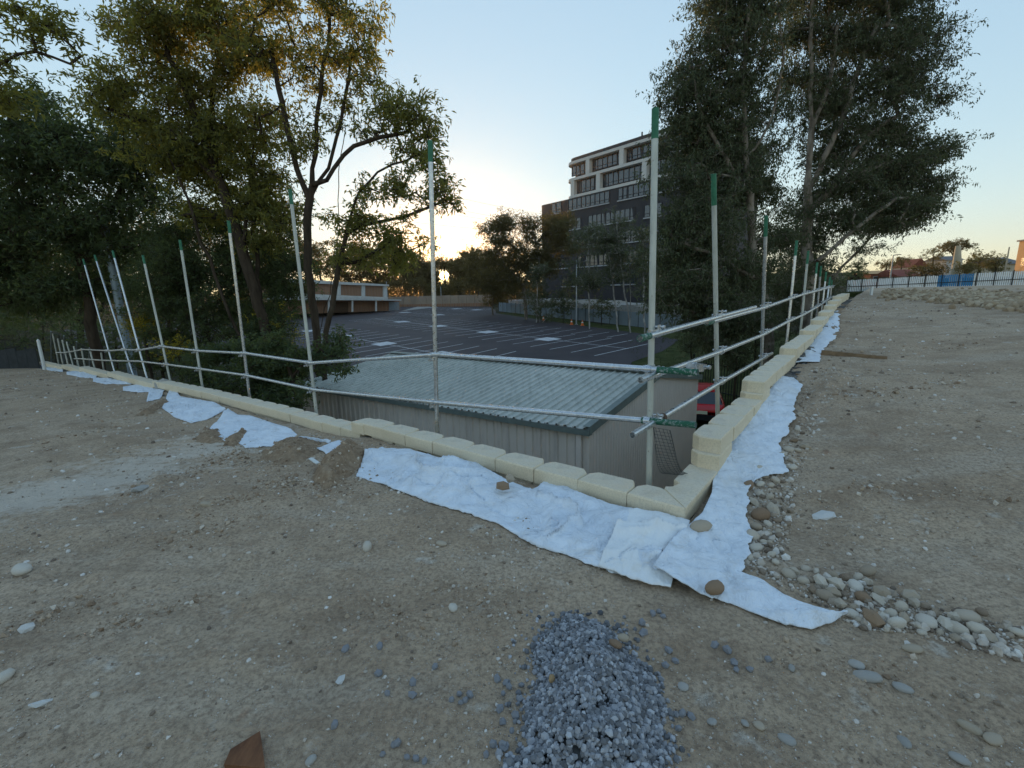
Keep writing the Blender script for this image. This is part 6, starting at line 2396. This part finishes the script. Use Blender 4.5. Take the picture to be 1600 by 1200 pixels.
bush(222, 508, 22, 18, 17, 'bright yellow flowering wattle bush left of the fourth post', 'leaf_yellow', 60, (.10, .03), 44, .18, 31, 'wattle_bush', None, -3.6)
bush(362, 490, 34, 40, 18.5, 'yellow green wattle bush glimpsed behind the third post', 'leaf_yellow', 70, (.10, .03), 34, .24, 32, 'wattle_bush', None, -3.9)
bush(275, 545, 22, 16, 15, 'low yellowing wattle bush just above the left rails', 'leaf_yellow', 26, (.09, .028), 26, .2, 33, 'wattle_bush', None, -3.6)
bush(430, 520, 34, 36, 15.5, 'yellowish bush against the trunks left of the shed', 'leaf_yellow', 30, (.1, .03), 18, .3, 39, 'wattle_bush', None, -3.9)
bush(85, 548, 12, 12, 30, 'small green bush beside the white marker post', 'leaf_olive', 26, (.10, .03), 30, .16, 34)
for i, (x, y, rx, ry, Y, k) in enumerate([(20, 525, 50, 30, 34, 80), (110, 505, 50, 30, 30, 70), (180, 530, 50, 30, 24, 70), (250, 560, 50, 24, 18, 60), (330, 590, 50, 22, 14, 60), (-40, 490, 60, 60, 36, 90), (60, 480, 60, 40, 36, 90), (310, 540, 50, 34, 17, 60), (400, 600, 50, 26, 11.5, 50)]):
    bush(x, y, rx, ry, Y, ['dark shrub mass behind the silt fence at the far left', 'dark shrub behind the sloping mesh fence', 'dark shrub behind the thick blue grey pole', 'dark shrub below the low wattle bush', 'dark shrub behind the coping near the third post', 'dark shrub cut by the left edge of the picture', 'tall dark shrub above the white marker post', 'dark shrub between the wattle bushes behind the rails', 'dark shrub in the gap left of the shed wall'][i], 'leaf_dark', k, (.15, .05), 40, .3, 50 + i, 'shrub', None, None if Y > 20 else -4)
# dark distant tree mass closing the view on the far left
for i, (x, y, rx, ry, Y, k) in enumerate([(-10, 420, 90, 110, 46, 150), (130, 440, 90, 80, 50, 140), (270, 440, 90, 70, 55, 130), (400, 450, 70, 50, 62, 100), (-150, 400, 120, 150, 40, 120)]):
    c = at_y(x, 560, Y)
    tree('dense_tree', ['dense dark tree beyond the silt fence', 'dense dark tree beyond the thick blue grey pole', 'dense dark tree beyond the wattle bushes', 'dense dark tree beyond the shed end, nearest the brick building', 'dense dark tree outside the left edge of the picture'][i], 'tree',
         [[np.array([c[0], c[1], float(low_z(c[0], c[1])) - .5]), at_y(x, y + 20, Y)]], [cl(x, y, rx, ry, Y, k, 3.0)], .3, 'bark_dark', 'leaf_dark', (.34, .13), 46, .6, .3, 60 + i, None, .012, 1.2)

# --- right group ------------------------------------------------------------
tree('paperbark_tree', 'tall paperbark with dense drooping crown just right of the corner post', 'tree',
     [tk(21, (1205, 520), (1186, 440), (1176, 380), (1170, 300), (1166, 230), (1160, 140), (1168, 50), (1180, -60), base=-4.0), tk(21, (1172, 310), (1130, 240), (1095, 180), (1085, 120)), tk(21, (1168, 250), (1210, 180), (1225, 90), (1215, 10)), tk(20, (1186, 440), (1120, 400), (1070, 380)), tk(20.5, (1200, 510), (1150, 460), (1120, 440))],
     [cl(1130, 30, 50, 45, 21, 90, None, .75), cl(1180, -20, 70, 45, 21, 80, None, .75), cl(1100, 100, 45, 45, 21, 80, None, .75), cl(1160, 110, 50, 50, 21, 90, None, .75), cl(1080, 170, 45, 34, 21, 70, None, .75), cl(1045, 165, 16, 16, 20.5, 10, None, .75), cl(1130, 190, 50, 40, 21, 80, None, .75), cl(1190, 190, 40, 50, 22, 70, None, .75), cl(1085, 230, 50, 36, 21, 70, None, .75), cl(1140, 270, 55, 45, 21, 90, None, .75), cl(1075, 300, 44, 45, 20.5, 80, None, .75),
      cl(1110, 350, 60, 45, 20, 100, None, .75), cl(1065, 390, 40, 50, 20, 80, None, .75), cl(1130, 420, 60, 45, 20, 100, None, .75), cl(1075, 460, 44, 40, 19.5, 80, None, .75), cl(1140, 490, 50, 40, 19.5, 80, None, .75), cl(1100, 520, 44, 30, 19.5, 60, None, .75), cl(1180, 330, 44, 50, 22, 60, None, .75), cl(1195, 400, 40, 50, 22, 60, None, .75)],
     .30, 'bark_paper', 'leaf_gum', (.17, .055), 36, .34, .85, 21, None, .006, .5)
tree('paperbark_tree', 'tallest paperbark with pale limbs and wide crown hanging over the right coping', 'tree',
     [tk(25, (1262, 520), (1262, 450), (1260, 380), (1262, 310), (1266, 240), (1268, 150), (1266, 60), (1275, -60), base=-4.0), tk(25, (1263, 300), (1290, 240), (1315, 190), (1340, 110), (1370, 40)), tk(25, (1264, 330), (1300, 300), (1330, 240), (1370, 200), (1420, 170)), tk(25, (1262, 260), (1250, 200), (1240, 130)), tk(24, (1262, 420), (1310, 380), (1350, 345), (1400, 310)), tk(25, (1268, 200), (1300, 120), (1310, 20)), tk(25, (1290, 290), (1345, 270), (1400, 250))],
     [cl(1270, 20, 60, 45, 25, 90, None, .75), cl(1340, 20, 60, 45, 25, 90, None, .75), cl(1400, 40, 55, 40, 25, 70, None, .75), cl(1430, 80, 40, 40, 25, 44, None, .75), cl(1440, 20, 30, 34, 25, 34, None, .75), cl(1300, 90, 60, 40, 25.5, 80, None, .75), cl(1370, 110, 55, 40, 25, 76, None, .75), cl(1420, 140, 40, 30, 25, 40, None, .75), cl(1260, 130, 40, 40, 25.5, 50, None, .75), cl(1330, 170, 60, 40, 25, 80, None, .75), cl(1400, 190, 50, 34, 25, 60, None, .75), cl(1290, 210, 50, 44, 25.5, 70, None, .75),
      cl(1360, 240, 60, 34, 25, 76, None, .75), cl(1440, 240, 40, 24, 25, 44, None, .75), cl(1410, 270, 50, 30, 24.5, 60, None, .75), cl(1455, 290, 28, 18, 24.5, 24, None, .75), cl(1300, 280, 50, 44, 25, 70, None, .75), cl(1350, 310, 50, 34, 24.5, 70, None, .75), cl(1400, 330, 44, 24, 24, 50, None, .75), cl(1440, 325, 26, 20, 24, 30, None, .75), cl(1260, 340, 44, 44, 25, 50, None, .75), cl(1310, 360, 40, 34, 24.5, 44, None, .75), cl(1250, 420, 44, 44, 25, 50, None, .75), cl(1465, 240, 20, 20, 25, 14, None, .75), cl(1470, 160, 14, 20, 25, 10, None, .75), cl(1300, -50, 130, 40, 25, 90, None, .75)],
     .42, 'bark_paper', 'leaf_gum', (.19, .06), 34, .40, .8, 22, None, .007, .55)
tree('paperbark_tree', 'leaning paperbark at the far end of the right fence with a bare diagonal limb', 'tree',
     [tk(29, (1275, 500), (1290, 455), (1318, 415), (1345, 385), (1375, 360), base=-3.2), tk(29, (1285, 470), (1270, 420), (1265, 380))],
     [cl(1370, 350, 30, 18, 29, 34), cl(1400, 350, 20, 14, 29, 18), cl(1350, 400, 14, 12, 29, 8), cl(1260, 400, 40, 40, 30, 50), cl(1230, 460, 40, 34, 28, 50), cl(1280, 430, 24, 34, 30, 34), cl(1370, 390, 12, 10, 29, 6)],
     .2, 'bark_paper', 'leaf_gum', (.15, .045), 36, .32, .6, 23, None, .007, .6)
for i, (x, y, rx, ry, Y, k) in enumerate([(1180, 520, 50, 50, 22, 80), (1230, 490, 40, 40, 26, 70), (1150, 560, 40, 24, 20, 50), (1265, 480, 30, 26, 30, 40), (1080, 530, 30, 26, 26, 50), (1200, 440, 40, 50, 27, 70), (1290, 460, 16, 18, 33, 30)]):
    bush(x, y, rx, ry, Y, ['dark scrub below the tall paperbark right of the corner', 'dark scrub behind the middle of the right fence', 'low scrub between shed end and paperbark', 'scrub under the leaning paperbark limb', 'rounded bush on the grass verge left of the paperbark', 'dark saplings between the two tall paperbarks', 'small dark shrub at the end of the right fence'][i], 'leaf_gum', k, (.13, .04), 36, .3, 80 + i, 'shrub', None, -4)

# --- trees at the car park ------------------------------------------------------
def gum(name, label, base, trunks, clumps, R0, bark, leafm, leaf, per, sig, seed, group=None, droop=.6, tip=.012, step=1.0, bare=0):
    b = np.asarray(base, float)
    T = [np.array([b] + [np.asarray(q, float) for q in trunks[0]])] + [np.array(t) for t in trunks[1:]]
    return tree(name, label, 'tree', T, clumps, R0, bark, leafm, leaf, per, sig, droop, seed, group, tip, step, bare)


Yg = 72.0
b_ = lp(822, 497)
gum('gum_tree', 'round crowned gum with pale forked trunk before the dark office, right of the sun', [at_y(822, 497, Yg)[0], Yg, float(low_z(1, Yg))],
    [tk(Yg, (821, 470), (818, 448)), tk(Yg, (818, 450), (806, 425), (800, 390)), tk(Yg, (819, 450), (824, 425), (840, 390)), tk(Yg, (812, 440), (785, 410), (775, 385))],
    [cl(775, 370, 24, 30, Yg, 55), cl(805, 348, 36, 16, Yg, 60), cl(850, 350, 36, 18, Yg, 60), cl(795, 400, 34, 28, Yg, 70), cl(835, 390, 26, 40, Yg, 60), cl(870, 375, 36, 26, Yg - 2, 60), cl(765, 420, 22, 26, Yg, 40), cl(855, 420, 26, 30, Yg, 50), cl(800, 440, 30, 26, Yg, 50), cl(885, 360, 22, 16, Yg - 3, 24)],
    .42, 'bark_paper', 'leaf_far', (.30, .10), 44, .6, 91)
gum('gum_tree', 'smaller dark gum at the right end of the tan wall beside the sun', [at_y(770, 485, 84)[0], 84, float(low_z(-3, 84))],
    [tk(84, (771, 465), (770, 440)), tk(84, (770, 450), (750, 425)), tk(84, (771, 450), (785, 425))],
    [cl(748, 410, 22, 18, 84, 40), cl(765, 430, 26, 24, 84, 50), cl(785, 440, 26, 24, 84, 50), cl(745, 440, 18, 20, 84, 24), cl(770, 458, 26, 16, 84, 40)],
    .25, 'bark_paper', 'leaf_far', (.30, .10), 40, .55, 92)
wt_ = [(966, 519, 945, 340, 52, 22, 'white-stemmed slender gum left of a twin stem before the office'), (985, 524, 960, 330, 51, 26, 'twin white-stemmed slender gum before the office'), (921, 511, 918, 360, 56, 20, 'white-stemmed slender gum just right of the slim light pole'), (1007, 528, 1004, 360, 50, 16, 'slender gum stem half hidden by the corner post'), (838, 500, 842, 400, 66, 14, 'short white-stemmed gum beside the round crowned gum')]
for i, (xb, yb, xt, yt, Y, rx, lab) in enumerate(wt_):
    bx = at_y(xb, yb, Y)
    b0 = [bx[0], Y, float(low_z(bx[0], Y))]
    trs = [tk(Y, ((xb * .6 + xt * .4), yb * .6 + yt * .4), (xt, yt))]
    if i == 1: trs.append([np.array(b0), at_y(985, 440, Y), at_y(980, 360, Y)])
    gum('slender_gum', lab, b0, trs, [cl(xt, yt + 20, rx, 24, Y, 30), cl(xt - 4, yt + 60, rx, 30, Y, 34), cl(xt + 6, yt + 90, rx * .8, 20, Y, 16)], .13, 'bark_white', 'leaf_gum', (.22, .07), 36, .42, 100 + i, None, .9, .012, .8)
for i, (x, y, rx, ry, Y, k, lab) in enumerate([(880, 470, 22, 26, 64, 60, 'dark shrub behind the fence left of the slim light pole'), (940, 480, 26, 14, 60, 40, 'dark shrub over the pale bank before the office'), (1030, 480, 24, 20, 56, 40, 'dark shrub at the right end of the pale bank'), (845, 470, 24, 24, 70, 50, 'dark shrub under the round crowned gum'), (900, 440, 24, 30, 66, 50, 'leafy young tree against the dark office wall'), (1040, 440, 24, 60, 58, 80, 'tall dark shrub against the office right of the corner post'), (985, 420, 30, 30, 62, 40, 'faint leafy sapling against the lower office windows')]):
    bush(x, y, rx, ry, Y, lab, 'leaf_gum', k, (.26, .09), 36, .5, 120 + i, 'shrub')

# --- distant trees ---------------------------------------------------------------
fg = 'distant trees behind the tan wall'
FT = [(500, 400, 40, 30, 128), (545, 418, 40, 26, 132), (590, 412, 34, 26, 138), (630, 408, 30, 24, 140), (648, 424, 22, 14, 142), (664, 436, 12, 14, 140), (730, 424, 20, 16, 140), (745, 425, 26, 26, 142), (716, 444, 12, 9, 150), (690, 452, 24, 8, 150), (640, 436, 30, 18, 136), (600, 440, 30, 16, 140), (770, 420, 30, 30, 138), (800, 415, 34, 34, 136),
      (440, 395, 50, 40, 126), (380, 400, 50, 40, 126), (320, 395, 60, 45, 126), (560, 395, 26, 20, 150), (615, 392, 20, 16, 155), (735, 400, 16, 14, 150), (664, 416, 18, 9, 142), (718, 416, 18, 9, 142), (694, 413, 22, 6, 146), (655, 428, 24, 18, 158), (738, 426, 24, 20, 158), (674, 434, 10, 15, 140), (715, 434, 11, 15, 141), (860, 415, 40, 40, 150), (920, 420, 40, 40, 160), (980, 420, 40, 40, 160), (1040, 430, 50, 30, 150), (1110, 443, 60, 18, 140), (1180, 444, 60, 17, 140), (1240, 446, 50, 15, 130),
      (250, 390, 60, 60, 120), (150, 390, 80, 60, 110), (40, 390, 80, 70, 105)]
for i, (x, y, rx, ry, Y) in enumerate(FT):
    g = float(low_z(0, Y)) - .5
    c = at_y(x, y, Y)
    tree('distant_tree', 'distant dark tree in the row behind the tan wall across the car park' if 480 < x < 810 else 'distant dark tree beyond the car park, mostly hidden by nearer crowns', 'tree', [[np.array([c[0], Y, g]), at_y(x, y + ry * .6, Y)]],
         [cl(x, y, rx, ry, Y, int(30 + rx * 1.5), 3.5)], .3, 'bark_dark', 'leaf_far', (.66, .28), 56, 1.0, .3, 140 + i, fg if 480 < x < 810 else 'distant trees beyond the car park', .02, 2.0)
# low hedge line so no bare horizon shows under those crowns
def hedge():
    r = np.random.default_rng(77)
    N = 36000
    x = r.uniform(-75, 30, N); y = r.uniform(126, 132, N) + np.abs(x) * .03
    h = 5.2 + 1.6 * fbm(x / 7, y / 7, octv=3, seed=3)
    h = h + 1.5 * (np.abs(x + 20) > 3)
    z = low_z(x, y) + r.uniform(-.3, 1, N) * h
    V, F = leaf_quads(np.stack([x, y, z], -1), .62, .28, r, .3)
    tag(put('far_scrub', raw_mesh('far_scrub', V, F, M['leaf_far'])), 'continuous dark scrub growing behind the tan wall', 'scrub', None, 'stuff')
hedge()
# --- right horizon trees -----------------------------------------------------------
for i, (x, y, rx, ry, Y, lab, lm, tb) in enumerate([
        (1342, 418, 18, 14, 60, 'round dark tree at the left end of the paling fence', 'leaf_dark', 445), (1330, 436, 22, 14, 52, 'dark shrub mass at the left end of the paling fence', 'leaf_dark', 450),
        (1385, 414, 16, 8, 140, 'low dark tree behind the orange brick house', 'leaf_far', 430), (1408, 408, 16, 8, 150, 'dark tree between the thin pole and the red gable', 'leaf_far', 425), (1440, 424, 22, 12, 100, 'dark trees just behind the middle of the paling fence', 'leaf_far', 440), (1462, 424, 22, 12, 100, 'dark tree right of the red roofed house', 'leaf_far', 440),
        (1458, 398, 22, 10, 150, 'sparse pale green tree below the tall spreading tree', 'leaf_olive', 420), (1530, 410, 22, 16, 96, 'olive green tree before the long cream building', 'leaf_olive', 432), (1556, 412, 20, 14, 96, 'second olive tree before the long cream building', 'leaf_olive', 432), (1510, 418, 12, 10, 96, 'small olive bush beside the pale mast', 'leaf_olive', 432)]):
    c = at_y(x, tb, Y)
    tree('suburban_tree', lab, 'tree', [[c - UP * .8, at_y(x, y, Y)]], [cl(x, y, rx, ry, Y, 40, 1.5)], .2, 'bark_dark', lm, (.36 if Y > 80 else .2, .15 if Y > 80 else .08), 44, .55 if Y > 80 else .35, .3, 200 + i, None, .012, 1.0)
Y = 140
tree('spreading_tree', 'tall flat-topped spreading tree standing above the houses on the right horizon', 'tree', [[at_y(1492, 432, Y) - UP, at_y(1491, 405, Y), at_y(1490, 390, Y)], [at_y(1491, 400, Y), at_y(1478, 385, Y)], [at_y(1491, 400, Y), at_y(1506, 386, Y)]],
     [cl(1480, 385, 12, 6, Y, 26, 2), cl(1497, 379, 16, 6, Y, 36, 2), cl(1512, 384, 9, 6, Y, 18, 2), cl(1490, 390, 16, 5, Y, 18, 2)], .35, 'bark_dark', 'leaf_far', (.42, .17), 42, .5, .3, 230, None, .02, 1.2)

# ================================================================== the low sun itself
sun_em = bpy.data.materials.new('sun_surface'); sun_em.use_nodes = True
_t = sun_em.node_tree; _e = _t.nodes.new('ShaderNodeEmission'); _e.inputs[0].default_value = (1, .72, .3, 1); _e.inputs[1].default_value = 30.0
_t.links.new(_e.outputs[0], _t.nodes['Material Output'].inputs[0])
sv, sf = ICO2
c = O3 + SUN_DIR * 430
so = put('sun', raw_mesh('sun', sv * 4.0, sf, sun_em, True), None, [float(q) for q in c])
so['kind'] = 'structure'

# thin evening haze in the air
hz = bpy.data.materials.new('evening_haze'); hz.use_nodes = True
_t = hz.node_tree; _t.nodes.clear()
_o = _t.nodes.new('ShaderNodeOutputMaterial'); _v = _t.nodes.new('ShaderNodeVolumePrincipled')
_v.inputs['Color'].default_value = (1.0, .74, .45, 1); _v.inputs['Density'].default_value = .0003; _v.inputs['Anisotropy'].default_value = .88
_t.links.new(_v.outputs[0], _o.inputs['Volume'])
hb = MB().box((0, 100, 20), 1260, 650, 56).mesh('haze', hz)
ho = put('haze', hb); ho['kind'] = 'stuff'; ho['label'] = 'thin warm evening haze in the air toward the low sun'
